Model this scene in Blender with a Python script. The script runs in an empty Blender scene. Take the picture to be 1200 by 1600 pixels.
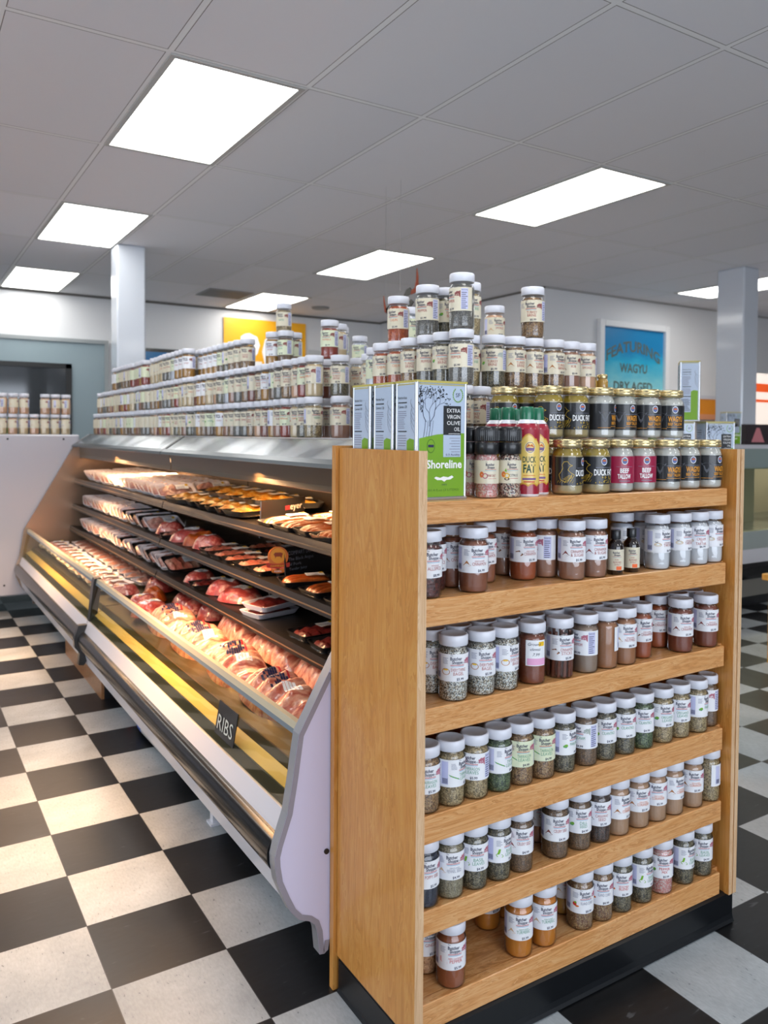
import bpy, math, random
from mathutils import Vector, Matrix, noise
from mathutils.geometry import tessellate_polygon
random.seed(11)
S = bpy.context.scene
COL = S.collection
PI = math.pi

# ------------------------------------------------------------------ camera, world, light, exposure
CAM_Z = 1.4147
YAW, PITCH, ROLL = 0.5598, 0.02885, -0.00728
cd = bpy.data.cameras.new('camera'); cam = bpy.data.objects.new('camera', cd); COL.objects.link(cam)
fw = Vector((math.sin(YAW)*math.cos(PITCH), math.cos(YAW)*math.cos(PITCH), -math.sin(PITCH)))
rt0 = Vector((math.cos(YAW), -math.sin(YAW), 0)); dn0 = fw.cross(rt0)
c_, s_ = math.cos(ROLL), math.sin(ROLL)
rt = c_*rt0 + s_*dn0; dn = -s_*rt0 + c_*dn0
M = Matrix((rt, -dn, -fw)).transposed().to_4x4(); M.translation = (0, 0, CAM_Z)
cam.matrix_world = M
cd.sensor_width = 36; cd.lens = 1249.5/1600*36
cd.shift_x = -(613.2-600)/1600; cd.shift_y = (715.0-800)/1600
cd.clip_start = .05; cd.clip_end = 60
cd.dof.use_dof = True; cd.dof.focus_distance = 2.1; cd.dof.aperture_fstop = 4.2
S.camera = cam
w = bpy.data.worlds.new('world'); S.world = w; w.use_nodes = True
w.node_tree.nodes['Background'].inputs[0].default_value = (.80, .88, 1, 1)
w.node_tree.nodes['Background'].inputs[1].default_value = .6
S.view_settings.view_transform = 'Standard'; S.view_settings.look = 'None'
S.view_settings.exposure = 0.0; S.view_settings.gamma = 1; S.view_settings.use_curve_mapping = False
S.cycles.use_denoising = True
S.cycles.max_bounces = 8; S.cycles.diffuse_bounces = 4; S.cycles.glossy_bounces = 4
S.cycles.transparent_max_bounces = 16; S.cycles.transmission_bounces = 4
S.cycles.sample_clamp_indirect = 4; S.cycles.caustics_reflective = False; S.cycles.caustics_refractive = False

def area(name, loc, size, power, color, direction):
    l = bpy.data.lights.new(name, 'AREA'); l.shape = 'RECTANGLE'; l.size, l.size_y = size
    l.energy = power; l.color = color
    if name.startswith('case_lamp'): l.spread = 2.2
    o = bpy.data.objects.new(name, l); COL.objects.link(o); o.location = loc
    o.rotation_euler = Vector(direction).to_track_quat('-Z', 'Y').to_euler()
    return o
WIN_POWER = 85; SHOP_POWER = 175; CASE_POWER = 40
# area lamps as daylight: side windows, and an unseen shop front added for light
area('added_front_daylight', (.6, -3.9, 1.5), (5.6, 2.2), SHOP_POWER, (.80, .88, 1), (0, 1, -.05))
area('side_window_daylight', (-3.9, 2.2, 1.5), (5.0, 1.9), WIN_POWER, (.82, .90, 1), (1, 0, -.12))
TROFFER = 7.5

# ------------------------------------------------------------------ materials
def lin(h):
    h = h.lstrip('#'); v = [int(h[i:i+2], 16)/255 for i in (0, 2, 4)]
    return tuple(x/12.92 if x <= .04045 else ((x+.055)/1.055)**2.4 for x in v) + (1,)
MC = {}
def mat(name, color, rough=.5, metal=0, coat=0, emit=0, spec=.5, alpha=None):
    if name in MC: return MC[name]
    m = bpy.data.materials.new(name); m.use_nodes = True
    b = m.node_tree.nodes['Principled BSDF']
    c = lin(color) if isinstance(color, str) else color
    b.inputs['Base Color'].default_value = c; b.inputs['Roughness'].default_value = rough
    b.inputs['Metallic'].default_value = metal; b.inputs['Coat Weight'].default_value = coat
    b.inputs['Coat Roughness'].default_value = .08; b.inputs['Specular IOR Level'].default_value = spec
    if emit:
        b.inputs['Emission Color'].default_value = c; b.inputs['Emission Strength'].default_value = emit
    MC[name] = m; return m
def nodes(m): return m.node_tree.nodes, m.node_tree.links, m.node_tree.nodes['Principled BSDF']
def texmap(N, L, scale, kind='Object'):
    tc = N.new('ShaderNodeTexCoord'); mp = N.new('ShaderNodeMapping'); mp.inputs['Scale'].default_value = scale
    L.new(tc.outputs[kind], mp.inputs[0]); return mp
def noi(N, L, mp, scale, detail=3, rough=.5, dist=0):
    n = N.new('ShaderNodeTexNoise'); n.inputs['Scale'].default_value = scale; n.inputs['Detail'].default_value = detail
    n.inputs['Roughness'].default_value = rough; n.inputs['Distortion'].default_value = dist
    L.new(mp.outputs[0], n.inputs['Vector']); return n
def ramp(N, L, fac, stops):
    r = N.new('ShaderNodeValToRGB'); cr = r.color_ramp
    while len(cr.elements) < len(stops): cr.elements.new(.5)
    for e, (p, c) in zip(cr.elements, stops):
        e.position = p; e.color = lin(c) if isinstance(c, str) else c
    L.new(fac, r.inputs[0]); return r
def bump(N, L, fac, b, strength, dist=.001):
    q = N.new('ShaderNodeBump'); q.inputs['Strength'].default_value = strength; q.inputs['Distance'].default_value = dist
    L.new(fac, q.inputs['Height']); L.new(q.outputs[0], b.inputs['Normal'])
def grain(name, dark, mid, light, scale, rough=.38, coat=.25):
    m = mat(name, mid, rough, coat=coat); N, L, b = nodes(m)
    mp = texmap(N, L, scale)
    n1 = noi(N, L, mp, 3.2, 4, .6, 1.2); n2 = noi(N, L, mp, 38, 3, .6, .2)
    mx = N.new('ShaderNodeMix'); mx.inputs[0].default_value = .3
    L.new(n1.outputs['Fac'], mx.inputs[2]); L.new(n2.outputs['Fac'], mx.inputs[3])
    w_ = N.new('ShaderNodeMath'); w_.operation = 'MULTIPLY_ADD'; w_.inputs[1].default_value = 7; w_.inputs[2].default_value = 0
    L.new(n1.outputs['Fac'], w_.inputs[0])
    sn = N.new('ShaderNodeMath'); sn.operation = 'FRACT'; L.new(w_.outputs[0], sn.inputs[0])
    mx2 = N.new('ShaderNodeMix'); mx2.inputs[0].default_value = .30
    L.new(mx.outputs[0], mx2.inputs[2]); L.new(sn.outputs[0], mx2.inputs[3])
    r = ramp(N, L, mx2.outputs[0], [(.28, dark), (.46, mid), (.72, light)])
    L.new(r.outputs[0], b.inputs['Base Color']); bump(N, L, n2.outputs['Fac'], b, .12)
    return m
def grains(name, cols, scale=420, rough=.45, bmp=.6, coat=1.0):
    m = mat(name, cols[0], rough, coat=coat); N, L, b = nodes(m)
    mp = texmap(N, L, (1, 1, 1)); v = N.new('ShaderNodeTexVoronoi'); v.inputs['Scale'].default_value = scale
    L.new(mp.outputs[0], v.inputs['Vector'])
    sp = N.new('ShaderNodeSeparateColor'); L.new(v.outputs['Color'], sp.inputs[0])
    k = len(cols); r = ramp(N, L, sp.outputs[0], [((i+.5)/k, c) for i, c in enumerate(cols)])
    r.color_ramp.interpolation = 'CONSTANT'
    for i, e in enumerate(r.color_ramp.elements): e.position = i/k
    L.new(r.outputs[0], b.inputs['Base Color']); bump(N, L, v.outputs['Distance'], b, bmp, .002)
    return m
def flesh(name, stops, scale=(14, 14, 14), rough=.28, coat=.8, sc=1.0, bmp=.5):
    m = mat(name, stops[0][1], rough, coat=coat); N, L, b = nodes(m)
    b.inputs['Subsurface Weight'].default_value = .0
    mp = texmap(N, L, scale); n = noi(N, L, mp, sc, 5, .6, .8); n2 = noi(N, L, mp, sc*4, 3, .5)
    r = ramp(N, L, n.outputs['Fac'], stops); L.new(r.outputs[0], b.inputs['Base Color'])
    bump(N, L, n2.outputs['Fac'], b, bmp, .004); return m
def thin_glass(name, tint='#ffffff', amount=.10, rough=.03, gl='#ffffff', k=.5):
    m = bpy.data.materials.new(name); m.use_nodes = True; N, L = m.node_tree.nodes, m.node_tree.links
    for n in list(N): N.remove(n)
    o = N.new('ShaderNodeOutputMaterial'); t = N.new('ShaderNodeBsdfTransparent'); g = N.new('ShaderNodeBsdfGlossy')
    t.inputs[0].default_value = lin(tint); g.inputs['Roughness'].default_value = rough; g.inputs[0].default_value = lin(gl)
    f = N.new('ShaderNodeLayerWeight'); f.inputs[0].default_value = .35
    mm = N.new('ShaderNodeMath'); mm.operation = 'MULTIPLY_ADD'; mm.inputs[1].default_value = k; mm.inputs[2].default_value = amount
    L.new(f.outputs['Fresnel'], mm.inputs[0]); x = N.new('ShaderNodeMixShader')
    L.new(mm.outputs[0], x.inputs[0]); L.new(t.outputs[0], x.inputs[1]); L.new(g.outputs[0], x.inputs[2]); L.new(x.outputs[0], o.inputs[0])
    MC[name] = m; return m

WHITE = mat('white_plastic', '#dfe1ea', .35, coat=.2)
PAPER = mat('label_paper', '#eeeff2', .55, coat=.35)
CREAM = mat('cream_label_paper', '#ddd5bd', .55, coat=.35)
GREENP = mat('pale_green_label', '#e0e6c6', .55, coat=.35)
NAVY = mat('ink_navy', '#20264a', .6); RED = mat('ink_red', '#c22a35', .6); CYAN = mat('ink_cyan', '#62b6d8', .6)
INKG = mat('ink_green', '#4f9a7c', .6); INKR = mat('ink_maroon', '#a8423f', .6); INKO = mat('ink_orange', '#d9712e', .6)
GREY = mat('ink_grey', '#8b8fa3', .6); PIG = mat('pig_pink', '#b5697c', .6); PIGG = mat('pig_grey', '#a9b3ad', .6); PIGM = mat('pig_maroon', '#8d4a48', .6)
LILAC = mat('nutrition_lilac', '#c5c8e6', .6); BLACK = mat('ink_black', '#101013', .6)
INKW = mat('ink_white', '#f4f4f4', .5); LEAF = mat('print_leaf', '#79b32c', .5); BROWNP = mat('print_brown', '#b57a4a', .5)
DKBR = mat('print_dark_brown', '#5a3426', .5); TANP = mat('print_tan', '#d6b48c', .5); REDP = mat('print_red', '#c93226', .5); GREYP = mat('print_steel', '#b9bfcc', .5)
YEL = mat('sticker_yellow', '#f2c321', .5); ORG = mat('sticker_orange', '#f0682a', .5); PINKP = mat('sticker_pink', '#e7a9cf', .5)
GLASS = thin_glass('clear_plastic', '#f6f8fa', .035)
CASEGLASS = thin_glass('case_glass', '#e9e8d6', .012, .02, k=.10)
FILM = thin_glass('clear_film', '#ffffff', .012, .22, k=.14)
GOLD = mat('gold_lid', '#d6c494', .25, metal=.85)
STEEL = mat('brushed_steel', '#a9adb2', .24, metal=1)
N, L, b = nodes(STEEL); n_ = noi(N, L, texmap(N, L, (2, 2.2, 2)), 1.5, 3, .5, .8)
r_ = ramp(N, L, n_.outputs['Fac'], [(.38, '#7f868b'), (.5, '#b3b8bd'), (.62, '#c4cace')]); L.new(r_.outputs[0], b.inputs['Base Color'])  # patchy reflections are put into the steel colour
BLK = mat('black_plastic', '#17181b', .35, coat=.3)
WHL = mat('white_enamel', '#cfcfd6', .3, coat=.4)
SIL = mat('silver_trim', '#a4a6ac', .35, metal=.5)
DKRAIL = mat('dark_rail', '#17120f', .36, metal=.1, coat=.05, spec=.35)
INNER = mat('case_liner', '#453b31', .4, metal=.4)
WOODX = grain('oak_facia', '#b77a40', '#d4975a', '#e0b07a', (1.2, 9, 16))
WOODZ = grain('maple_side', '#b87a35', '#c8873e', '#d29a50', (7, 7, .8))
WOODE = grain('plywood_edge', '#c09468', '#d6ae84', '#e2c29c', (20, 20, 1))

def coved(name):
    m = mat(name, '#0d1014', .38, coat=.05, spec=.35); return m
COVE = coved('black_cove')

# ------------------------------------------------------------------ mesh builder
class MB:
    def __init__(s): s.v = []; s.f = []; s.m = []; s.mats = []; s.smooth = []
    def mi(s, m):
        if m not in s.mats: s.mats.append(m)
        return s.mats.index(m)
    def add(s, vs, fs, m, smooth=False):
        k = len(s.v); s.v += [tuple(p) for p in vs]; i = s.mi(m)
        for f in fs: s.f.append([k+a for a in f]); s.m.append(i); s.smooth.append(smooth)
    def box(s, lo, hi, m, bev=0):
        x0, y0, z0 = lo; x1, y1, z1 = hi
        if bev <= 0:
            vs = [(x, y, z) for z in (z0, z1) for y in (y0, y1) for x in (x0, x1)]
            s.add(vs, [(0, 2, 3, 1), (4, 5, 7, 6), (0, 1, 5, 4), (2, 6, 7, 3), (0, 4, 6, 2), (1, 3, 7, 5)], m); return
        b = bev; P = {}; vs = []
        def g(x, y, z):
            k = (x, y, z)
            if k not in P: P[k] = len(vs); vs.append(k)
            return P[k]
        lo_, hi_ = (x0, y0, z0), (x1, y1, z1); fs = []
        def corner(sx, sy, sz, ax):
            p = [hi_[i] if sg else lo_[i] for i, sg in enumerate((sx, sy, sz))]
            for i, sg in enumerate((sx, sy, sz)):
                if i != ax: p[i] += -b if sg else b
            return g(*p)
        for ax in range(3):
            for sg in (0, 1):
                o = [i for i in range(3) if i != ax]; q = []
                for a_, b_ in ((0, 0), (1, 0), (1, 1), (0, 1)):
                    t = [0, 0, 0]; t[ax] = sg; t[o[0]] = a_; t[o[1]] = b_; q.append(corner(*t, ax))
                if (sg == 1) ^ (ax == 1): fs.append(tuple(q))
                else: fs.append(tuple(reversed(q)))
        for ax in range(3):
            o = [i for i in range(3) if i != ax]
            for a_ in (0, 1):
                for b_ in (0, 1):
                    q = []
                    for e, fa in ((0, o[0]), (1, o[0]), (1, o[1]), (0, o[1])):
                        t = [0, 0, 0]; t[ax] = e; t[o[0]] = a_; t[o[1]] = b_; q.append(corner(*t, fa))
                    fs.append(tuple(q))
        for a_ in (0, 1):
            for b_ in (0, 1):
                for c in (0, 1): fs.append(tuple(corner(a_, b_, c, ax) for ax in range(3)))
        s.add(vs, fs, m)
    def lathe(s, prof, m, n=32, c=(0, 0, 0), cap0=True, cap1=True, smooth=True, ax='z'):
        vs = []; fs = []
        for r, z in prof:
            for i in range(n):
                a = 2*PI*i/n; p = (r*math.cos(a), r*math.sin(a), z)
                if ax == 'y': p = (p[0], p[2], p[1])
                if ax == 'x': p = (p[2], p[0], p[1])
                vs.append((c[0]+p[0], c[1]+p[1], c[2]+p[2]))
        for j in range(len(prof)-1):
            for i in range(n):
                i2 = (i+1) % n; fs.append((j*n+i, j*n+i2, (j+1)*n+i2, (j+1)*n+i))
        s.add(vs, fs, m, smooth)
        k = (len(prof)-1)*n
        if cap0: s.add(vs[:n], [tuple(reversed(range(n)))], m)
        if cap1: s.add(vs[k:], [tuple(range(n))], m)
    def prism(s, pts, a, b, m, ax='y', capm=None, smooth=False):
        """polygon pts in the two other axes, extruded along ax from a to b"""
        def P(p, t):
            return {'y': (p[0], t, p[1]), 'x': (t, p[0], p[1]), 'z': (p[0], p[1], t)}[ax]
        n = len(pts); v0 = [P(p, a) for p in pts]; v1 = [P(p, b) for p in pts]
        s.add(v0+v1, [(i, (i+1) % n, n+(i+1) % n, n+i) for i in range(n)], m, smooth)
        tr = tessellate_polygon([[Vector((p[0], p[1], 0)) for p in pts]])
        s.add(v0, [tuple(t) for t in tr], capm or m); s.add(v1, [tuple(reversed(t)) for t in tr], capm or m)
    def strip(s, pts, a, b, m, th=.002, ax='y', smooth=False):
        """open polyline (x,z) extruded along y with a thickness"""
        n = len(pts); off = []
        for i in range(n):
            p0 = Vector(pts[max(0, i-1)]); p1 = Vector(pts[min(n-1, i+1)]); d = (p1-p0).normalized()
            off.append((pts[i][0]-d[1]*th, pts[i][1]+d[0]*th))
        s.prism(list(pts)+off[::-1], a, b, m, ax, smooth=smooth)
    def tube(s, path, r, m, n=8):
        pr = []
        P = [Vector(p) for p in path]; vs = []; fs = []
        up = Vector((0, 0, 1))
        for i, p in enumerate(P):
            d = (P[min(i+1, len(P)-1)]-P[max(i-1, 0)]).normalized()
            u = d.cross(up); u = u.normalized() if u.length > .01 else Vector((1, 0, 0)); w_ = d.cross(u)
            rr = r[i] if isinstance(r, (list, tuple)) else r
            for k in range(n):
                a = 2*PI*k/n; q = p+u*math.cos(a)*rr+w_*math.sin(a)*rr; vs.append(tuple(q))
        for j in range(len(P)-1):
            for k in range(n):
                k2 = (k+1) % n; fs.append((j*n+k, j*n+k2, (j+1)*n+k2, (j+1)*n+k))
        s.add(vs, fs, m, True); s.add(vs[:n], [tuple(reversed(range(n)))], m); s.add(vs[-n:], [tuple(range(n))], m)
    def mesh(s, name):
        me = bpy.data.meshes.new(name); me.from_pydata(s.v, [], s.f)
        for m in s.mats: me.materials.append(m)
        me.polygons.foreach_set('material_index', s.m); me.polygons.foreach_set('use_smooth', s.smooth)
        me.update(); return me

def tag(o, label=None, cat=None, group=None, kind=None):
    if label: o['label'] = label
    if cat: o['category'] = cat
    if group: o['group'] = group
    if kind: o['kind'] = kind
    return o
def obj(name, mb, parent=None, loc=(0, 0, 0), rz=0):
    me = mb.mesh(name) if isinstance(mb, MB) else mb
    o = bpy.data.objects.new(name, me); COL.objects.link(o); o.location = loc; o.rotation_euler[2] = rz
    if parent: o.parent = parent
    return o
def thing(name, label, cat, loc=(0, 0, 0), rz=0, group=None):
    o = bpy.data.objects.new(name, None); COL.objects.link(o); o.location = loc; o.rotation_euler[2] = rz
    o.empty_display_size = .05
    return tag(o, label, cat, group)
def dup(root, loc, rot=(0, 0, 0), label=None, group=None):
    r = root.copy(); COL.objects.link(r); r.location = loc; r.rotation_euler = rot
    if label: r['label'] = label
    if group: r['group'] = group
    for ch in list(root.children):
        c = ch.copy(); COL.objects.link(c); c.parent = r
        for g in ch.children:
            d = g.copy(); COL.objects.link(d); d.parent = c
    return r
def struct(name, mb, **k): return tag(obj(name, mb, **k), kind='structure')
ORD = ['zeroth', 'first', 'second', 'third', 'fourth', 'fifth', 'sixth', 'seventh', 'eighth', 'ninth', 'tenth', 'eleventh', 'twelfth', 'thirteenth', 'fourteenth', 'fifteenth', 'sixteenth', 'seventeenth', 'eighteenth', 'nineteenth', 'twentieth']
def ordn(n):
    if n <= 20: return ORD[n]
    s = {1: 'st', 2: 'nd', 3: 'rd'}.get(n % 10, 'th')
    return f'{n}{s}'

# ------------------------------------------------------------------ writing
TC = {}
def glyphs(txt, shear=0, bold=0, sp=1.0):
    k = (txt, shear, bold, sp)
    if k not in TC:
        c = bpy.data.curves.new('writing', 'FONT'); c.body = txt; c.resolution_u = 2; c.shear = shear; c.offset = bold; c.space_character = sp
        o = bpy.data.objects.new('writing', c); me = bpy.data.meshes.new_from_object(o)
        vs = [(v.co.x, v.co.y) for v in me.vertices]; fs = [tuple(p.vertices) for p in me.polygons]
        x0 = min((v[0] for v in vs), default=0); x1 = max((v[0] for v in vs), default=1)
        TC[k] = ([(x-x0, y) for x, y in vs], fs, x1-x0)
        bpy.data.objects.remove(o); bpy.data.curves.remove(c); bpy.data.meshes.remove(me)
    return TC[k]
class Print:
    """draws flat artwork (s,t) on a surface given by fn(s,t,lift)->xyz"""
    def __init__(s, fn, lift=.0003): s.fn = fn; s.mb = MB(); s.l = lift
    def text(s, txt, x, y, h, m, align='c', width=None, shear=0, bold=0.0, sp=1.0, lift=None, arc=0):
        vs, fs, wd = glyphs(txt, shear, bold, sp); k = h/.73; kx = k
        if width: kx = width/wd
        W = wd*kx; x0 = x-(W/2 if align == 'c' else (W if align == 'r' else 0)); L = lift or s.l*2
        out = []
        for a, b in vs:
            px = x0+a*kx; py = y+b*k
            if arc:
                py -= arc*((px-x)/(W/2))**2
            out.append(s.fn(px, py, L))
        s.mb.add(out, fs, m)
    def rect(s, x0, x1, y0, y1, m, lift=None, seg=.004):
        n = max(1, int(math.ceil(abs(x1-x0)/seg))); L = lift or s.l; vs = []
        for i in range(n+1):
            x = x0+(x1-x0)*i/n; vs += [s.fn(x, y0, L), s.fn(x, y1, L)]
        s.mb.add(vs, [(2*i, 2*i+2, 2*i+3, 2*i+1) for i in range(n)], m)
    def poly(s, pts, m, lift=None):
        tr = tessellate_polygon([[Vector((p[0], p[1], 0)) for p in pts]]); L = lift or s.l*2
        s.mb.add([s.fn(p[0], p[1], L) for p in pts], [tuple(t) for t in tr], m)
    def ell(s, x, y, rx, ry, m, lift=None, n=16):
        s.poly([(x+rx*math.cos(2*PI*i/n), y+ry*math.sin(2*PI*i/n)) for i in range(n)], m, lift)
    def lines(s, x0, x1, y0, y1, n, m, seed=0, fill=.5):
        R = random.Random(seed); dy = (y1-y0)/n
        for i in range(n):
            s.rect(x0, x0+(x1-x0)*R.uniform(.65, 1), y0+i*dy, y0+(i+fill)*dy, m, s.l*2)
    def line(s, pts, wd, m, lift=None):
        L = lift or s.l*2
        for a, b in zip(pts, pts[1:]):
            dx, dy = b[0]-a[0], b[1]-a[1]; d = math.hypot(dx, dy) or 1; nx, ny = -dy/d*wd/2, dx/d*wd/2
            s.mb.add([s.fn(a[0]+nx, a[1]+ny, L), s.fn(a[0]-nx, a[1]-ny, L), s.fn(b[0]-nx, b[1]-ny, L), s.fn(b[0]+nx, b[1]+ny, L)], [(0, 1, 2, 3)], m)
def cyl(r):
    return lambda x, y, l: ((r+l)*math.sin(x/r), -(r+l)*math.cos(x/r), y)
PIGPTS = [(-.5, .1), (-.42, .3), (-.3, .28), (-.2, .42), (-.05, .5), (.1, .44), (.3, .48), (.5, .58), (.5, -.6), (.35, -.42), (.2, -.26), (.02, -.3), (-.15, -.26), (-.3, -.2), (-.4, -.3), (-.46, -.12), (-.38, 0)]
def picture(p, kind, x, y, s):
    R = random.Random(kind)
    if kind in ('pile_brown', 'pile_tan', 'pile_dark', 'pile_red'):
        m = {'pile_brown': BROWNP, 'pile_tan': TANP, 'pile_dark': DKBR, 'pile_red': PIGM}[kind]
        p.poly([(x-s, y-.55*s), (x-.5*s, y+.05*s), (x-.1*s, y+.6*s), (x+.25*s, y+.25*s), (x+.6*s, y-.25*s), (x+s, y-.5*s), (x+.3*s, y-.68*s)], m)
    elif kind == 'leaf':
        for i in range(9):
            a = R.uniform(0, 2*PI); d = R.uniform(.1, .6)*s; p.ell(x+d*math.cos(a), y+d*.6*math.sin(a), .36*s, .26*s, LEAF if i % 3 else INKG, n=9)
    elif kind == 'sprig':
        for i in range(7):
            t = i/6; cx = x-s+2*s*t; cy = y+.4*s-.8*s*t
            p.poly([(cx-.35*s, cy+.3*s), (cx+.05*s, cy+.12*s), (cx+.3*s, cy-.25*s), (cx-.1*s, cy-.05*s)], LEAF if i % 2 else INKG)
    elif kind == 'scoop':
        p.poly([(x-.9*s, y-.2*s), (x-.5*s, y+.1*s), (x-.2*s, y+1.1*s), (x+.3*s, y+1.1*s), (x+.1*s, y+.2*s), (x-.1*s, y-.1*s), (x+.6*s, y-.15*s), (x+s, y-.6*s), (x+.7*s, y-.9*s), (x-.6*s, y-.7*s)], LEAF)
        p.poly([(x-.5*s, y-.2*s), (x+.4*s, y-.3*s), (x+.5*s, y-.65*s), (x-.4*s, y-.5*s)], PAPER, p.l*3)
    elif kind == 'sticks':
        for i in range(4):
            o = i*.28*s; p.poly([(x-s+o, y+.3*s+o*.3), (x-.8*s+o, y+.5*s+o*.3), (x+.7*s+o*.5, y-.5*s+o*.3), (x+.5*s+o*.5, y-.7*s+o*.3)], DKBR if i % 2 else BROWNP)
    elif kind == 'bowl':
        p.ell(x, y, s, .5*s, TANP); p.ell(x, y+.08*s, .8*s, .36*s, CREAM, p.l*3); p.ell(x-.4*s, y+.75*s, .42*s, .2*s, NAVY); p.ell(x-.4*s, y+.82*s, .3*s, .12*s, PAPER, p.l*3)
    elif kind == 'bagel':
        p.ell(x, y, s, .75*s, BROWNP); p.ell(x, y, .35*s, .25*s, PAPER, p.l*3); p.rect(x-.5*s, x+.5*s, y+.3*s, y+.6*s, YEL, p.l*3)
    elif kind == 'pepper':
        for i in range(3): p.poly([(x-s, y+.5*s-i*.35*s), (x-.6*s, y+.7*s-i*.35*s), (x+s, y-.3*s-i*.2*s), (x-.5*s, y+.2*s-i*.35*s)], REDP)
    elif kind == 'veg':
        p.ell(x-.3*s, y+.2*s, .5*s, .5*s, REDP); p.ell(x+.3*s, y-.3*s, .5*s, .25*s, INKO); p.ell(x-.1*s, y+.6*s, .3*s, .25*s, LEAF, p.l*3)
    elif kind == 'berries':
        for i in range(9): p.ell(x+R.uniform(-.7, .7)*s, y+R.uniform(-.5, .6)*s, .22*s, .22*s, REDP if i % 2 else DKBR, n=8)
    elif kind == 'garlic':
        p.ell(x, y+.2*s, .7*s, .6*s, GREYP); p.ell(x+.2*s, y-.5*s, .5*s, .25*s, BROWNP)

LZ0, LZ1 = .046, .108
def spice_label(r, name=(), price='', col=INKG, pic='leaf', paper=PAPER, pig=PIG, detail=2, seed=0, half=None, hand=False):
    p = Print(cyl(r+.0003), .00025); H = half or 2.05*r
    p.rect(-H, H, LZ0, LZ1, paper, .0001, .0035)
    if hand:
        p.text('Ground', -.004, .095, .0075, NAVY, shear=.3); p.text('cloves', -.002, .083, .0075, NAVY, shear=.3); p.text('7.99', 0, .070, .0075, NAVY, shear=.3)
        p.rect(-.022, .026, .048, .064, PINKP, .0004); p.rect(.006, .022, .0935, .104, YEL, .0004)
        return p.mb
    if detail >= 1:
        x = .0005
        if detail >= 2: p.text('The', x-.0120, .1040, .0030, NAVY, shear=.3)
        p.text('Butcher', x-.0015, .0942, .0080, NAVY, bold=.02, width=.0270)
        p.text('Shoppe', x+.0010, .0862, .0080, NAVY, bold=.02, width=.0240)
        if detail >= 2:
            p.text('EST', x+.0175, .0866, .0030, NAVY)
            p.rect(x-.0145, x+.0180, .0834, .0842, RED, .0005); p.rect(x-.0145, x+.0180, .0816, .0824, RED, .0005); p.rect(x-.0135, x+.0170, .0794, .0804, CYAN, .0005)
        n = list(name); y = .0690
        for q, t in enumerate(n):
            small = t.islower(); h = .0040 if small else .0078
            if small: y += .0022
            wd = min(.0350, .0050*len(t)) if not small else None
            p.text(t.upper(), x+.0045, y, h, col, width=wd, bold=-.002); y -= (.0088 if not (q+1 < len(n) and n[q+1].islower()) else .0068)
            if small: y += .0005
        if price: p.text(price, x+.0085, .0490, .0058, NAVY, bold=.015)
    if pic: picture(p, pic, -.0250, .0680, .0100)
    if detail >= 1: p.lines(-.033, -.018, .086, .101, 5, GREY, seed, .35)
    s = .017; p.poly([(.0275+a*s, .0900+b*s*.95) for a, b in PIGPTS], pig)
    p.rect(.0375, .0565, .0500, .1050, LILAC, .0003)
    p.text('Nutrition Facts', .0470, .0995, .0035, NAVY, width=.0165) if detail >= 2 else None
    p.lines(.039, .055, .052, .098, 9 if detail >= 1 else 5, NAVY, seed+1, .32)
    p.rect(-.0555, -.040, .052, .104, LILAC, .0003)
    for i in range(9): p.rect(-.053+i*.0014, -.0524+i*.0014, .054, .066, NAVY, .0006)
    return p.mb

def jar_meshes(r, key, n=28):
    """clear PET jar shell, contents shape and cap for radius r and height .148"""
    g = MB(); g.lathe([(r-.004, .0005), (r-.001, .003), (r, .008), (r-.0003, .016), (r-.0004, .022), (r-.0004, .108), (r-.001, .112), (r-.005, .119), (r-.006, .121), (r-.006, .126)], GLASS, n, cap1=False)
    lid = MB(); R = r-.0008
    lid.lathe([(R-.001, .1245), (R, .1255), (R, .1455), (R-.0015, .1478), (R-.005, .1482), (R-.0058, .1474), (0.0005, .1474)], WHITE, n, cap1=False)
    return g.mesh('jar_body'), lid.mesh('lid')
def fill_mesh(r, m, top=.116, n=24):
    c = MB(); k = .0022
    c.lathe([(r-.006, .002), (r-k-.001, .006), (r-k, .02), (r-k, .106), (r-.0065, min(top, .118)), (.001, min(top, .118)+.001)], m, n, cap1=False)
    return c.mesh('contents')
RB, RS = .0343, .0288
SHELL = {'B': jar_meshes(RB, 'B'), 'S': jar_meshes(RS, 'S')}
POW = lambda n, c: flesh(n, [(.3, c), (.7, c)], rough=.6, coat=1, bmp=.15)
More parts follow.
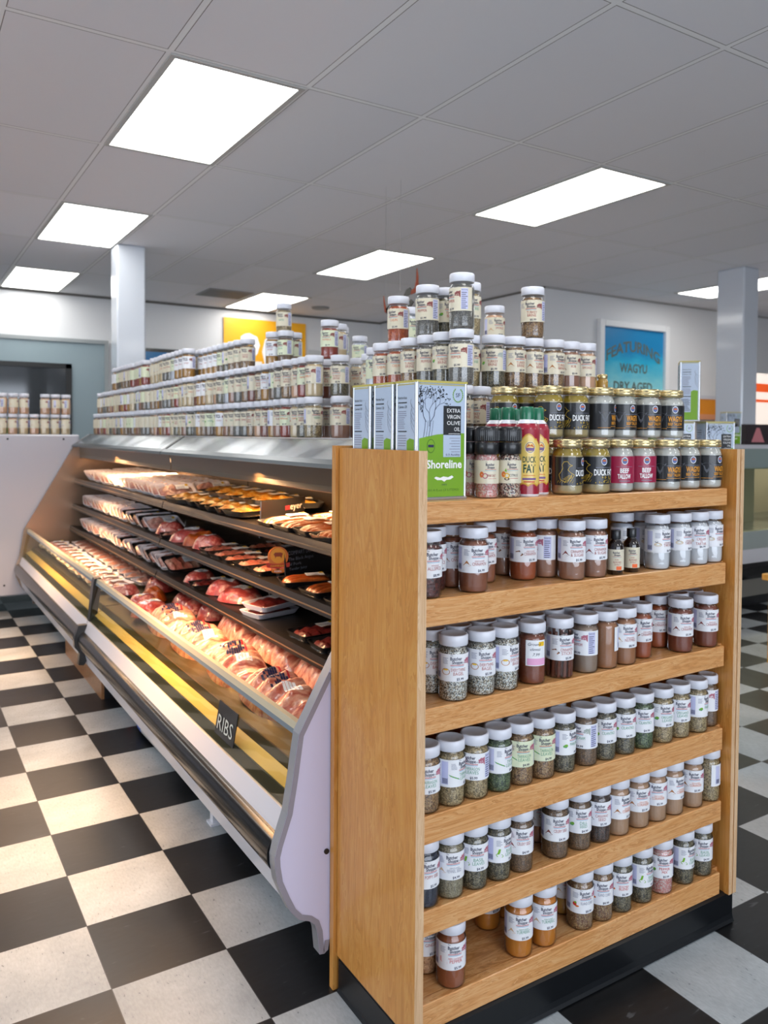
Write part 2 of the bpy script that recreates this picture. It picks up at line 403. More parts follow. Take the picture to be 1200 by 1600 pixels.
FILLS = {
 'cinnamon': mat('cinnamon_powder', '#8a4f33', .6, coat=1), 'gcinnamon': mat('reddish_cinnamon_powder', '#9c4a22', .6, coat=1),
 'saigon': mat('saigon_cinnamon_powder', '#7c3a20', .6, coat=1), 'mild': mat('pale_cinnamon_powder', '#9a6a50', .6, coat=1),
 'cloves': mat('clove_powder', '#7e3c1c', .6, coat=1), 'card': mat('cardamom_powder', '#8f7763', .6, coat=1),
 'nutmeg': mat('nutmeg_powder', '#a0683f', .6, coat=1), 'white': mat('white_powder', '#eceaf3', .6, coat=1),
 'turm': mat('turmeric_powder', '#c8781c', .6, coat=1), 'cori': mat('coriander_powder', '#b28a68', .6, coat=1),
 'ging': grains('ginger_bits', ['#b98a62', '#a0714b', '#c99c72'], 300), 'cay': mat('cayenne_powder', '#96502a', .6, coat=1),
 'every': grains('bagel_seasoning', ['#2a2826', '#cfc6b4', '#8a7a5c', '#e3dccb'], 420), 'every2': grains('pink_bagel_seasoning', ['#4a3a34', '#d9b79c', '#a37c62', '#ead9c4'], 420),
 'poppys': grains('poppy_seeds', ['#1d2233', '#2b3145', '#141824'], 700), 'fennel': grains('fennel_grain', ['#8f8468', '#a89c7e', '#6f654c'], 600),
 'herbd': grains('dark_herb', ['#4a4434', '#6a6048', '#33301f', '#7f7558'], 380), 'herbg': grains('green_herb', ['#33442a', '#52633f', '#26331f', '#6b7a52'], 380),
 'herbb': grains('brown_herb', ['#7c5b3c', '#94704a', '#5d432b', '#a98657'], 380), 'herbt': grains('tan_herb', ['#8b7650', '#a48d63', '#6b5a3a', '#bca679'], 380),
 'seedd': grains('dark_seed', ['#3c2a20', '#5a4030', '#2a1d16'], 450), 'seedb': grains('brown_seed', ['#6e5238', '#8a6a48', '#54402c'], 600),
 'berry': grains('allspice_berries', ['#4a1f18', '#5e2a20', '#381712'], 150, bmp=1), 'curry': grains('curry_blend', ['#7a5a3c', '#93704a', '#6a3d26', '#a88a5a'], 500),
 'pap': grains('red_pepper_mix', ['#b5481d', '#9d3a16', '#c96a2c'], 500), 'tan': mat('garlic_powder', '#dcb98c', .6, coat=1),
 'gold': mat('golden_powder', '#b07c2c', .6, coat=1), 'redp': mat('paprika_powder', '#93321a', .6, coat=1), 'peach': mat('peach_salt', '#d8a27c', .6, coat=1),
 'clearw': mat('pale_crystals', '#c9ccd6', .5, coat=1), 'salt': grains('pink_salt', ['#d8928a', '#c77a72', '#ecbcb2'], 350), 'citrus': grains('citrus_pepper', ['#3a2c2a', '#c9a58c', '#7a4c40', '#e0cdb8'], 350), 'grey': grains('grey_pepper', ['#6a655c', '#8b857a', '#4d4943'], 600),
}
for fm_ in FILLS.values():
    for nd in fm_.node_tree.nodes:
        if nd.type == 'VALTORGB':
            for e in nd.color_ramp.elements: e.color = tuple(min(.9, c*1.35+.008) for c in e.color[:3])+(1,)
        if nd.type == 'BSDF_PRINCIPLED': nd.inputs['Base Color'].default_value = tuple(min(.85, c*1.3+.005) for c in nd.inputs['Base Color'].default_value[:3])+(1,)
FM = {}
def fill(sz, key):
    if (sz, key) not in FM: FM[(sz, key)] = fill_mesh(RB if sz == 'B' else RS, FILLS[key])
    return FM[(sz, key)]
LM = {}
def label_mesh(sz, key, **k):
    if (sz, key) not in LM: LM[(sz, key)] = spice_label(RB if sz == 'B' else RS, **k).mesh('paper_label')
    return LM[(sz, key)]
def jar(sz, fkey, lkey, lkw, label, loc, rz, group, fl=None):
    t = thing('spice_jar', label, 'jar', loc, rz, group)
    g, l = SHELL[sz]
    obj('jar_body', g, t); obj('lid', l, t); obj('contents', fill(sz, fkey), t); obj('paper_label', label_mesh(sz, lkey, **lkw), t)
    return t
def face(x, y, d=0): return math.atan2(-x, y)+d

# ------------------------------------------------------------------ room
T = .3048; FX, FY = .76556, 1.75659; CX, CY, CH = .9602, 3.2312, 2.942
def floor_mat():
    m = mat('checker_floor', '#cccccc', .22, coat=0, spec=.32); N, L, b = nodes(m)
    tc = N.new('ShaderNodeTexCoord'); mp = N.new('ShaderNodeMapping'); mp.inputs['Location'].default_value = (-FX/T+40, -FY/T+40, .5); mp.inputs['Scale'].default_value = (1/T, 1/T, 1)
    L.new(tc.outputs['Object'], mp.inputs[0])
    ck = N.new('ShaderNodeTexChecker'); ck.inputs['Scale'].default_value = 1; ck.inputs['Color1'].default_value = (1, 1, 1, 1); ck.inputs['Color2'].default_value = (0, 0, 0, 1)
    L.new(mp.outputs[0], ck.inputs['Vector'])
    # per tile tone
    fl = N.new('ShaderNodeVectorMath'); fl.operation = 'FLOOR'; L.new(mp.outputs[0], fl.inputs[0])
    wn = N.new('ShaderNodeTexWhiteNoise'); L.new(fl.outputs[0], wn.inputs['Vector'])
    # flecks and scuffs
    m2 = texmap(N, L, (150, 55, 1)); n1 = noi(N, L, m2, 1, 2, .5, .3)
    m3 = texmap(N, L, (3, 3, 1)); n2 = noi(N, L, m3, 1.2, 5, .6, .4)
    m4 = texmap(N, L, (18, 70, 1)); n3 = noi(N, L, m4, 1, 2, .5, .6)
    wl = ramp(N, L, n1.outputs['Fac'], [(.24, '#6d7578'), (.31, '#aeb5b9'), (.75, '#bcc3c7')])
    bl = ramp(N, L, n3.outputs['Fac'], [(.3, '#17181a'), (.70, '#1d1f22'), (.78, '#4c4f52')])
    sc = ramp(N, L, n2.outputs['Fac'], [(.3, '#d5d5d5'), (.7, '#ffffff')])
    mx = N.new('ShaderNodeMix'); mx.data_type = 'RGBA'; L.new(ck.outputs['Fac'], mx.inputs[0]); L.new(bl.outputs[0], mx.inputs[6]); L.new(wl.outputs[0], mx.inputs[7])
    mu = N.new('ShaderNodeMix'); mu.data_type = 'RGBA'; mu.blend_type = 'MULTIPLY'; mu.inputs[0].default_value = 1
    L.new(mx.outputs[2], mu.inputs[6]); L.new(sc.outputs[0], mu.inputs[7])
    tr = N.new('ShaderNodeMapRange'); tr.inputs[3].default_value = .88; tr.inputs[4].default_value = 1.02; L.new(wn.outputs['Value'], tr.inputs[0])
    hs = N.new('ShaderNodeHueSaturation'); L.new(tr.outputs[0], hs.inputs['Value']); L.new(mu.outputs[2], hs.inputs['Color'])
    # seams
    fr = N.new('ShaderNodeVectorMath'); fr.operation = 'FRACTION'; L.new(mp.outputs[0], fr.inputs[0])
    sx = N.new('ShaderNodeSeparateXYZ'); L.new(fr.outputs[0], sx.inputs[0]); mn = N.new('ShaderNodeMath'); mn.operation = 'MINIMUM'
    L.new(sx.outputs[0], mn.inputs[0]); L.new(sx.outputs[1], mn.inputs[1])
    lt = N.new('ShaderNodeMath'); lt.operation = 'LESS_THAN'; lt.inputs[1].default_value = .008; L.new(mn.outputs[0], lt.inputs[0])
    m5 = N.new('ShaderNodeMix'); m5.data_type = 'RGBA'; L.new(lt.outputs[0], m5.inputs[0]); L.new(hs.outputs[0], m5.inputs[6]); m5.inputs[7].default_value = lin('#3a3c3e')
    L.new(m5.outputs[2], b.inputs['Base Color'])
    rr = N.new('ShaderNodeMapRange'); rr.inputs[3].default_value = .24; rr.inputs[4].default_value = .42; L.new(n2.outputs['Fac'], rr.inputs[0]); L.new(rr.outputs[0], b.inputs['Roughness'])
    bump(N, L, n2.outputs['Fac'], b, .05, .01)
    return m
def ceiling_mat():
    m = mat('ceiling_tiles', '#c6c6c8', .9, spec=.1); N, L, b = nodes(m)
    tc = N.new('ShaderNodeTexCoord'); mp = N.new('ShaderNodeMapping'); mp.inputs['Location'].default_value = (-CX/.6096+40, -CY/1.2192+40, 0); mp.inputs['Scale'].default_value = (1/.6096, 1/1.2192, 1)
    L.new(tc.outputs['Object'], mp.inputs[0])
    fr = N.new('ShaderNodeVectorMath'); fr.operation = 'FRACTION'; L.new(mp.outputs[0], fr.inputs[0]); sx = N.new('ShaderNodeSeparateXYZ'); L.new(fr.outputs[0], sx.inputs[0])
    def edge(o, size):
        a = N.new('ShaderNodeMath'); a.operation = 'SUBTRACT'; a.inputs[1].default_value = .5; L.new(o, a.inputs[0])
        c = N.new('ShaderNodeMath'); c.operation = 'ABSOLUTE'; L.new(a.outputs[0], c.inputs[0])
        d = N.new('ShaderNodeMath'); d.operation = 'MULTIPLY_ADD'; d.inputs[1].default_value = -size; d.inputs[2].default_value = size/2; L.new(c.outputs[0], d.inputs[0]); return d
    e1, e2 = edge(sx.outputs[0], .6096), edge(sx.outputs[1], 1.2192)
    mn = N.new('ShaderNodeMath'); mn.operation = 'MINIMUM'; L.new(e1.outputs[0], mn.inputs[0]); L.new(e2.outputs[0], mn.inputs[1])
    sc = N.new('ShaderNodeMath'); sc.operation = 'MULTIPLY'; sc.inputs[1].default_value = 20; L.new(mn.outputs[0], sc.inputs[0])
    r = ramp(N, L, sc.outputs[0], [(0, '#efefef'), (.235, '#efeff0'), (.24, '#8a8684'), (.31, '#e6e5e8')]); r.color_ramp.interpolation = 'CONSTANT'
    fl = N.new('ShaderNodeVectorMath'); fl.operation = 'FLOOR'; L.new(mp.outputs[0], fl.inputs[0]); wn = N.new('ShaderNodeTexWhiteNoise'); L.new(fl.outputs[0], wn.inputs['Vector'])
    tr = N.new('ShaderNodeMapRange'); tr.inputs[3].default_value = .95; tr.inputs[4].default_value = 1.03; L.new(wn.outputs['Value'], tr.inputs[0])
    hs = N.new('ShaderNodeHueSaturation'); L.new(tr.outputs[0], hs.inputs['Value']); L.new(r.outputs[0], hs.inputs['Color']); L.new(hs.outputs[0], b.inputs['Base Color'])
    return m
WALL = mat('wall_paint', '#dfe0e2', .7)
X0r, X1r, Y0r, Y1r = -4, 11, -4, 9.4
b = MB(); b.box((X0r, Y0r, -.1), (X1r, Y1r, 0), floor_mat()); struct('floor', b)
b = MB(); b.box((X0r, Y0r, CH), (X1r, Y1r, CH+.1), ceiling_mat()); struct('ceiling', b)
b = MB(); b.box((X0r, Y1r, 0), (5.68, Y1r+.1, CH), WALL); struct('wall_back', b)
b = MB(); b.box((5.68, 6.15, 0), (5.78, Y1r, CH), WALL); struct('wall_side', b)
b = MB(); b.box((5.78, 6.15, 0), (X1r, 6.25, CH), WALL); struct('wall_bay', b)
b = MB(); b.box((X1r, Y0r, 0), (X1r+.1, 6.15, CH), WALL); struct('wall_right', b)
# side wall with a long window opening, and an unseen glazed shop front added behind the camera for its light
b = MB()
for lo, hi in [((-4.1, -4, 0), (-4, 9.4, .5)), ((-4.1, -4, 2.5), (-4, 9.4, CH)), ((-4.1, -4, .5), (-4, -.4, 2.5)), ((-4.1, 4.8, .5), (-4, 9.4, 2.5))]: b.box(lo, hi, WALL)
struct('wall_left', b)
b = MB()
for lo, hi in [((-4, -4.1, 0), (11, -4, .35)), ((-4, -4.1, 2.65), (11, -4, CH)), ((-4, -4.1, .35), (-2.3, -4, 2.65)), ((3.5, -4.1, .35), (11, -4, 2.65))]: b.box(lo, hi, WALL)
struct('wall_front', b)
FRAME = mat('window_frame', '#8b98a0', .4)
b = MB()
for y in (-.4, .9, 2.2, 3.5, 4.74): b.box((-4.07, y, .5), (-4.02, y+.06, 2.5), FRAME)
for z in (.5, 2.44): b.box((-4.07, -.4, z), (-4.02, 4.8, z+.06), FRAME)
struct('window_2', b)
b = MB()
for x in (-2.3, -.9, .5, 1.9, 3.44): b.box((x, -4.07, .35), (x+.06, -4.02, 2.65), FRAME)
for z in (.35, 2.59): b.box((-2.3, -4.07, z), (3.5, -4.02, z+.06), FRAME)
struct('window_3', b)
# far wall: grey-blue framed opening with a dark pane
BLG = mat('blue_grey_panel', '#8fa1a8', .4, coat=.2)
b = MB(); b.box((-1.6, 9.33, 0), (2.03, 9.39, 2.40), BLG); b.box((2.03, 9.31, 0), (2.07, 9.39, 2.44), mat('frame_grey_trim', '#9aa0a2', .5)); b.box((-1.6, 9.31, 2.40), (2.03, 9.39, 2.44), mat('frame_grey_trim', '#9aa0a2', .5))  # plain grey trim at the side and top of the panel
win = struct('window_1', b)
b = MB(); b.box((-.9, 9.318, .85), (1.66, 9.328, 2.13), mat('dark_pane', '#2b2f33', .08, coat=1)); obj('glass_pane', b, win)
b = MB(); fm = mat('black_frame', '#1b1c1d', .4)
for lo, hi in [((1.62, 9.30, .8), (1.68, 9.329, 2.16)), ((-.95, 9.30, 2.11), (1.68, 9.329, 2.16)), ((.5, 9.30, .85), (.53, 9.329, 2.11))]: b.box(lo, hi, fm)
obj('window_frame', b, win)
# thin dark joint where the ceiling meets the walls
JT = mat('joint_dark', '#6e6a66', .7)
b = MB(); b.box((X0r, 9.385, CH-.025), (5.68, 9.399, CH-.001), JT); struct('trim_1', b)
b = MB(); b.box((5.665, 6.14, CH-.02), (5.679, 9.39, CH-.001), JT); struct('trim_2', b)
b = MB(); b.box((5.68, 6.136, CH-.018), (X1r, 6.149, CH-.001), mat('joint_light', '#a9a8a6', .7)); struct('trim_3', b)
# square pillars
PIL = mat('gloss_white_pillar', '#cbd1da', .18, coat=.6)
for nm, x0, y0, x1, y1 in [('white square pillar rising through the jars on the case top', 1.555, 6.69, 1.785, 6.9), ('grey-lit square pillar at the right edge before the bay wall', 6.46, 4.42, 6.68, 4.70)]:
    b = MB(); b.box((x0, y0, 0 if x0 > 5 else 0), (x1, y1, CH), PIL, .012)
    o = obj('pillar', b); tag(o, nm, 'pillar')
# ceiling lights
DIFF = mat('light_diffuser', (1, .985, .95, 1), .5, emit=TROFFER)
FRM = mat('light_frame', '#b4b2ae', .4)
tb = MB(); tb.box((.03, .03, -.004), (.5796, 1.1892, .0), DIFF); diff_me = tb.mesh('diffuser')
tb = MB()
for lo, hi in [((.006, .006, -.008), (.6036, .03, -.0005)), ((.006, 1.189, -.008), (.6036, 1.2132, -.0005)), ((.006, .03, -.008), (.03, 1.189, -.0005)), ((.5796, .03, -.008), (.6036, 1.189, -.0005))]: tb.box(lo, hi, FRM)
frame_me = tb.mesh('frame')
LB = {(0, 0): 'largest lit ceiling panel, nearest, upper left of the picture', (0, 2): 'lit ceiling panel directly behind the nearest one, above the white pillar', (0, 4): 'farthest lit ceiling panel at the left edge above the blue-grey window', (4, 0): 'long lit ceiling panel right of centre above the jar pile', (4, 2): 'lit ceiling panel in the centre left of the bull sign', (4, 4): 'small far lit ceiling panel above the yellow sign', (10, 1): 'lit ceiling panel partly hidden by the right pillar'}
for i, j in [(0, 0), (0, 2), (0, 4), (4, 0), (4, 2), (4, 4), (10, 1), (0, -2), (4, -2), (-4, 0), (-4, 2), (-4, -2), (0, -4), (4, -4), (9, -2), (-4, 4), (10, -4)]:
    t = thing('ceiling_light', LB.get((i, j)) or 'unseen lit ceiling panel '+{(0, -2): 'overhead, over the rack front', (4, -2): 'overhead, beyond the rack', (-4, 0): 'over the aisle beside the cases', (-4, 2): 'over the far aisle', (-4, -2): 'over the aisle behind the viewer', (0, -4): 'by the shop front', (4, -4): 'by the shop front, second one', (9, -2): 'near the service case', (-4, 4): 'over the aisle end', (10, -4): 'in the shop front corner'}[(i, j)], 'ceiling light', (CX+i*.6096, CY+j*1.2192, CH-.001), 0, 'recessed ceiling lights')
    obj('diffuser', diff_me, t); obj('frame', frame_me, t)
b = MB(); b.box((0, 0, -.01), (.5, .46, 0), mat('vent_grey', '#8b8b8a', .5))
for k in range(9): b.box((.02, .03+k*.047, -.016), (.48, .05+k*.047, -.008), mat('vent_slat', '#767574', .5))
tag(obj('ceiling_vent', b, None, (2.85, 8.19, CH-.001)), 'grey slatted air vent in the ceiling beside the far lit panel', 'vent')
b = MB(); b.lathe([(.1, -.02), (.11, -.001)], mat('vent_grey', '#8b8b8a', .5), 24)
tag(obj('ceiling_speaker', b, None, (4.40, 8.68, CH)), 'small round grey disc in the far ceiling right of the last lit panel', 'speaker')

# wall signs
t = thing('wall_banner', 'yellow banner with large white numerals on the back wall', 'sign', (3.44, 9.385, 2.02))
b = MB(); b.box((0, -.012, 0), (1.10, 0, .81), mat('banner_yellow', '#f4ae14', .5, coat=.2)); obj('panel', b, t)
p = Print(lambda x, y, l: (x, -.012-l*4, y)); p.text('20', .50, .22, .42, INKW, bold=.03, width=.58); obj('lettering', p.mb, t)
t = thing('wall_screen', 'small dark blue screen on the back wall beside the pillar', 'screen', (2.36, 9.385, 1.75))
b = MB(); b.box((0, -.05, 0), (1.0, 0, .64), mat('screen_black', '#15181c', .2, coat=.6)); obj('bezel', b, t)
b = MB(); b.box((.04, -.053, .04), (.96, -.05, .60), mat('screen_blue', '#1f6fa8', .2, coat=.6)); obj('screen', b, t)
t = thing('wall_notice', 'small grey notice with dark lettering on the back wall', 'sign', (4.58, 9.385, 2.30))
b = MB(); b.box((0, -.01, 0), (.5, 0, .2), mat('notice_grey', '#c3c5c6', .5)); obj('panel', b, t)
p = Print(lambda x, y, l: (x, -.01-l*4, y)); p.rect(.04, .44, .07, .13, BLACK, .0006, .5); obj('lettering', p.mb, t)
# framed blue poster
t = thing('framed_poster', 'blue poster about dry aged beef in a white recessed frame on the bay wall', 'poster', (6.43, 6.149, 1.55))
b = MB()
for lo, hi in [((0, -.06, 0), (.07, 0, 1.12)), ((1.05, -.06, 0), (1.12, 0, 1.12)), ((.07, -.06, 1.05), (1.05, 0, 1.12)), ((.07, -.06, 0), (1.05, 0, .07))]: b.box(lo, hi, mat('poster_frame', '#e9eaec', .4), .006)
obj('frame', b, t)
pm = mat('poster_sky', '#1e9fd0', .35, coat=.4); N, L, bb = nodes(pm)
tc = N.new('ShaderNodeTexCoord'); sx = N.new('ShaderNodeSeparateXYZ'); L.new(tc.outputs['Object'], sx.inputs[0])
n_ = noi(N, L, texmap(N, L, (2, 2, 5)), 1.4, 4, .6); ad = N.new('ShaderNodeMath'); ad.operation = 'MULTIPLY_ADD'; ad.inputs[1].default_value = .35; L.new(n_.outputs['Fac'], ad.inputs[0]); L.new(sx.outputs[2], ad.inputs[2])
r_ = ramp(N, L, ad.outputs[0], [(.35, '#c6e8e4'), (.62, '#7fd0dc'), (.85, '#25b0d6'), (1.0, '#0f86c0')]); L.new(r_.outputs[0], bb.inputs['Base Color'])
b = MB(); b.box((.07, -.02, .07), (1.05, -.004, 1.05), pm); obj('print', b, t)
p = Print(lambda x, y, l: (x, -.0205-l*4, y)); ink = mat('poster_ink', '#5c6a62', .5)
p.text('FEATURING', .56, .80, .12, ink, bold=.02, width=.86, arc=.12); p.text('WAGYU', .56, .57, .10, ink, bold=.02, width=.44); p.text('DRY AGED', .56, .37, .10, ink, bold=.02, width=.62); p.text('BEEF', .56, .17, .10, ink, bold=.02, width=.3)
obj('lettering', p.mb, t)

# hanging metal bull head (open outline of strokes)
t = thing('bull_sign', 'dark metal bull-head outline with rusty horns hanging behind the jars', 'sign', (2.60, 4.02, 1.98))
MET = mat('dark_metal', '#4c4b47', .45, metal=.6); RUST = mat('rusty_metal', '#8a3b1e', .5, metal=.4)
def plate(pts, m, name, th=.006):
    q = MB(); q.prism([(a, c) for a, c in pts], 0, th, m, 'x'); return obj(name, q, t)
# local y runs away from the viewer's right: picture-left = larger y
def BP(u, v): return ((900-u)/900*.46-.12, (900-v)/900*.45)
for nm, m, pts in [
 ('horn', RUST, [(175, 310), (205, 400), (235, 470), (290, 470), (250, 535), (205, 510), (185, 420)]),
 ('horn', RUST, [(900, 90), (925, 180), (930, 320), (880, 370), (780, 380), (790, 335), (860, 310), (890, 230)]),
 ('brow', MET, [(250, 535), (235, 470), (330, 430), (400, 385), (480, 420), (540, 435), (600, 410), (680, 310), (760, 290), (800, 330), (780, 375), (700, 385), (680, 450), (690, 650), (690, 960), (655, 960), (650, 700), (640, 470), (560, 455), (520, 460), (520, 560), (570, 690), (500, 690), (480, 520), (420, 470), (330, 500), (300, 530)]),
 ('ear', MET, [(320, 600), (390, 555), (480, 550), (470, 620), (420, 660), (370, 615)]),
 ('ear', MET, [(700, 480), (780, 435), (840, 475), (790, 510), (760, 580), (720, 560)]),
 ('jaw', MET, [(765, 800), (800, 900), (850, 1000), (820, 1150), (790, 1350), (770, 1340), (800, 1130), (810, 1010), (770, 900)])]:
    plate([BP(*q) for q in pts], m, nm)
MW = mat('thin_wire', '#8c8c8c', .5); b = MB(); b.tube([(.003, .23, .21), (.003, .23, .962)], .0007, MW, 6); b.tube([(.003, .06, .30), (.003, .06, .962)], .0007, MW, 6); obj('wire', b, t)

# ------------------------------------------------------------------ meat display cases
L_ = 2.42
def case_module(name, label, y0):
    t = thing(name, label, 'display case', (0, y0, 0), 0, 'open meat display cases end to end')
    def P(nm, f, par=None):
        q = MB(); f(q); return obj(nm, q, par or t)
    g = .004; a, z = g, L_-g
    P('body', lambda q: (q.prism([(1.33, 1.335), (1.33, 1.392), (2.04, 1.392), (2.04, .1), (.98, .1), (.86, .24), (.862, .44), (.875, .45), (.90, .45), (.96, .50), (1.66, .50), (1.74, .56), (1.74, 1.335)], a, z, WHL, 'y')))
    P('canopy', lambda q: (q.strip([(1.38, 1.3955), (1.330, 1.3945), (1.214, 1.316), (1.208, 1.302)], a, z, STEEL, .003), q.strip([(1.208, 1.302), (1.255, 1.298)], a, z, mat('lip_lamplit_orange', '#c98a4e', .3, metal=.6), .003)))  # orange lamplight on the lower lip is put into its colour
    P('canopy_band', lambda q: q.strip([(1.2275, 1.3305), (1.2090, 1.3155), (1.2035, 1.3020)], a, z, mat('band_dark_steel', '#4e565b', .3, metal=.6), .0025))
    P('hood', lambda q: (q.strip([(1.255, 1.298), (1.266, 1.236), (1.262, 1.217), (1.280, 1.211)], a, z, mat('hood_brown', '#4f4230', .35, metal=.3), .003)))
    P('light_tube', lambda q: q.lathe([(.011, a+.06), (.011, z-.06)], mat('warm_tube', (1, .60, .30, 1), .5, emit=12), 12, (1.325, 0, 1.262), ax='y'))
    P('inner_roof', lambda q: q.box((1.27, a, 1.285), (1.74, z, 1.30), INNER))
    P('back_panel', lambda q: q.box((1.70, a, .52), (1.735, z, 1.285), INNER))
    for x, zz in ((1.222, 1.045), (1.205, .845), (1.185, .675)):
        s = P('shelf', lambda q: (q.box((x+.02, a, zz-.012), (1.69, z, zz), mat('black_shelf', '#171412', .4, metal=.1)), [q.box((x+.04, y, zz-.055), (1.69, y+.012, zz-.013), BLK) for y in (.02, 1.2, 2.37)]))
        P('price_rail', lambda q: (q.strip([(x+.012, zz-.034), (x-.004, zz-.028), (x+.002, zz-.006), (x+.004, zz+.004), (x+.02, zz+.004)], a, z, DKRAIL, .003), q.box((x-.006, a, zz-.018), (x-.002, z, zz-.014), mat('rail_line', '#8a7358', .3, metal=.6))), s)
    P('deck_pan', lambda q: q.strip([(1.68, .555), (1.30, .535), (.925, .522), (.915, .526), (.905, .485)], a, z, mat('deck_steel', '#6e6448', .3, metal=.7), .004))
    P('sill', lambda q: q.strip([(.905, .500), (.868, .482)], a, z, mat('cream_sill', '#f3d488', .4), -.004))
    P('inner_gutter', lambda q: q.strip([(.868, .478), (.848, .455)], a, z, mat('gutter_dark', '#2a2b24', .3), -.003))
    P('front_glass', lambda q: q.strip([(.847, .455), (.858, .53), (.884, .660)], a+.012, z-.012, CASEGLASS, .005))
    P('glass_rail', lambda q: (q.prism([(.875, .652), (.893, .650), (.897, .668), (.879, .670)], a, z, mat('pale_rail', '#d3c9ae', .3, metal=.3), 'y'), q.prism([(.8725, .640), (.8765, .640), (.880, .653), (.876, .653)], a, z, mat('rail_grey', '#6f7a82', .4), 'y')))
    P('white_rail', lambda q: q.prism([(.838, .456), (.862, .456), (.862, .405), (.819, .403)], a, z, WHL, 'y'))
    P('bumper', lambda q: q.prism([(.830, .404)]+[(.815-.032*math.sin(PI*k/14), .359+.045*math.cos(PI*k/14)) for k in range(15)]+[(.85, .312), (.85, .404)], a, z, mat('black_bumper', '#0c0c0d', .22, coat=.1, spec=.4), 'y', smooth=True))
    P('lower_panel', lambda q: q.prism([(.816, .312), (.845, .312), (.85, .222), (.836, .228)], a, z, WHL, 'y'))
    for y in (.12, 1.2, 2.3):
        P('foot', lambda q: q.lathe([(.03, .002), (.03, .012), (.012, .02), (.012, .11)], SIL, 12, (1.10, y, 0)))
    return t
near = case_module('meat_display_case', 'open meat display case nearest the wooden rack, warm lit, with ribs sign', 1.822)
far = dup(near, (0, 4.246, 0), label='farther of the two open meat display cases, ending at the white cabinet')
# silhouettes of the end panels
OUT = [(.912, .090), (.925, .088), (.936, .095), (.94, .12), (1.02, .12), (2.05, .12), (2.05, 1.40), (1.335, 1.40), (1.205, 1.312), (1.205, 1.29), (.935, .812), (.852, .667), (.843, .61), (.836, .56), (.821, .473), (.795, .40), (.788, .372), (.789, .347), (.796, .305), (.815, .259), (.833, .222), (.854, .198), (.882, .186), (.898, .172), (.906, .148)]
INS = [(x+.0, z) for x, z in OUT]
def end_panel(par, y0, y1, name, m, cm):
    q = MB(); q.prism(OUT, y0, y1, m, 'y', capm=cm); return obj(name, q, par)
MAUVE = mat('lilac_enamel', '#cfcbe4', .4, coat=.2)
ep = end_panel(near, -.034, 0.0, 'end_panel', SIL, MAUVE)
# dark trim border on the face of the near end panel
q = MB(); out = OUT[10:]+OUT[:4]
cx, cz = 1.3, .6; inn = []
for i in range(len(out)):
    p0, p1 = Vector(out[max(0, i-1)]), Vector(out[min(len(out)-1, i+1)]); d = (p1-p0).normalized(); nrm = Vector((d[1], -d[0])); inn.append((out[i][0]-nrm[0]*.014, out[i][1]-nrm[1]*.014))
for i in range(len(out)-1):
    q.add([(out[i][0], -.0355, out[i][1]), (out[i+1][0], -.0355, out[i+1][1]), (inn[i+1][0], -.0355, inn[i+1][1]), (inn[i][0], -.0355, inn[i][1])], [(0, 1, 2, 3)], mat('trim_mauve_grey', '#8f8a94', .4))
obj('edge_trim', q, ep)
q = MB(); q.lathe([(.007, -.0375), (.007, -.034)], BLK, 14, (.93, 0, .352), ax='y'); obj('screw_hole', q, ep)
q = MB(); q.prism(OUT, L_+.002, L_+.028, SIL, 'y', capm=mat('far_liner', '#9a8574', .25, metal=.6)); obj('end_panel', q, far)
# joint bracket between the two cases
q = MB(); q.prism([(.840, .448), (.875, .448), (.902, .66), (.899, .675), (.868, .672), (.862, .655)], 2.398, 2.450, BLK, 'y'); q.prism([(.79, .44), (.86, .44), (.86, .30), (.815, .235), (.79, .24), (.795, .30), (.772, .33), (.768, .37), (.78, .41)], 2.405, 2.443, BLK, 'y'); obj('joint_bracket', q, near)
q = MB(); q.strip([(1.332, 1.3985), (1.212, 1.3185), (1.205, 1.300)], 2.405, 2.443, BLK, .004); obj('canopy_joint', q, near)
# warm lamps of the cases (their own tubes)
for y in (1.822, 4.246):
    area('case_lamp', (1.308, y+L_/2, 1.252), (.05, L_-.2), CASE_POWER, (1, .56, .26), (-.06, 0, -1))
    area('case_shelf_lamp', (1.42, y+L_/2, 1.268), (.10, L_-.2), CASE_POWER*.62, (1, .56, .26), (.12, 0, -1))
# plywood kick board and pipe
b = MB(); b.box((.93, 4.37, 0), (.945, 5.40, .165), grain('kick_ply', '#7a5334', '#93653f', '#a5764c', (9, 2, 9))); b.box((.945, 4.37, 0), (1.2, 4.385, .165), BLK)
tag(obj('kick_board', b), 'brown plywood kick board on the floor below the joint of the cases', 'board')
t = thing('drain_pipe', 'white drain pipe with a blue band on the floor under the near case', 'pipe', (0, 0, 0))
b = MB(); b.tube([(1.02, 4.15, .05), (.99, 3.7, .045), (1.0, 3.3, .045)], .028, mat('pipe_white', '#b9b6b4', .5), 12); obj('tube', b, t)
b = MB(); b.tube([(.993, 3.78, .0455), (.991, 3.72, .0455)], .030, mat('pipe_blue', '#4a67b8', .5), 12); b.tube([(1.005, 4.0, .048), (1.003, 3.96, .048)], .031, REDP, 12); obj('band', b, t)
b = MB(); b.box((.97, 2.75, 0), (1.0, 2.78, .1), WHL); b.box((.96, 2.74, 0), (1.01, 2.79, .008), WHL)
tag(obj('support_leg', b), 'short white metal leg standing under the near case', 'leg')

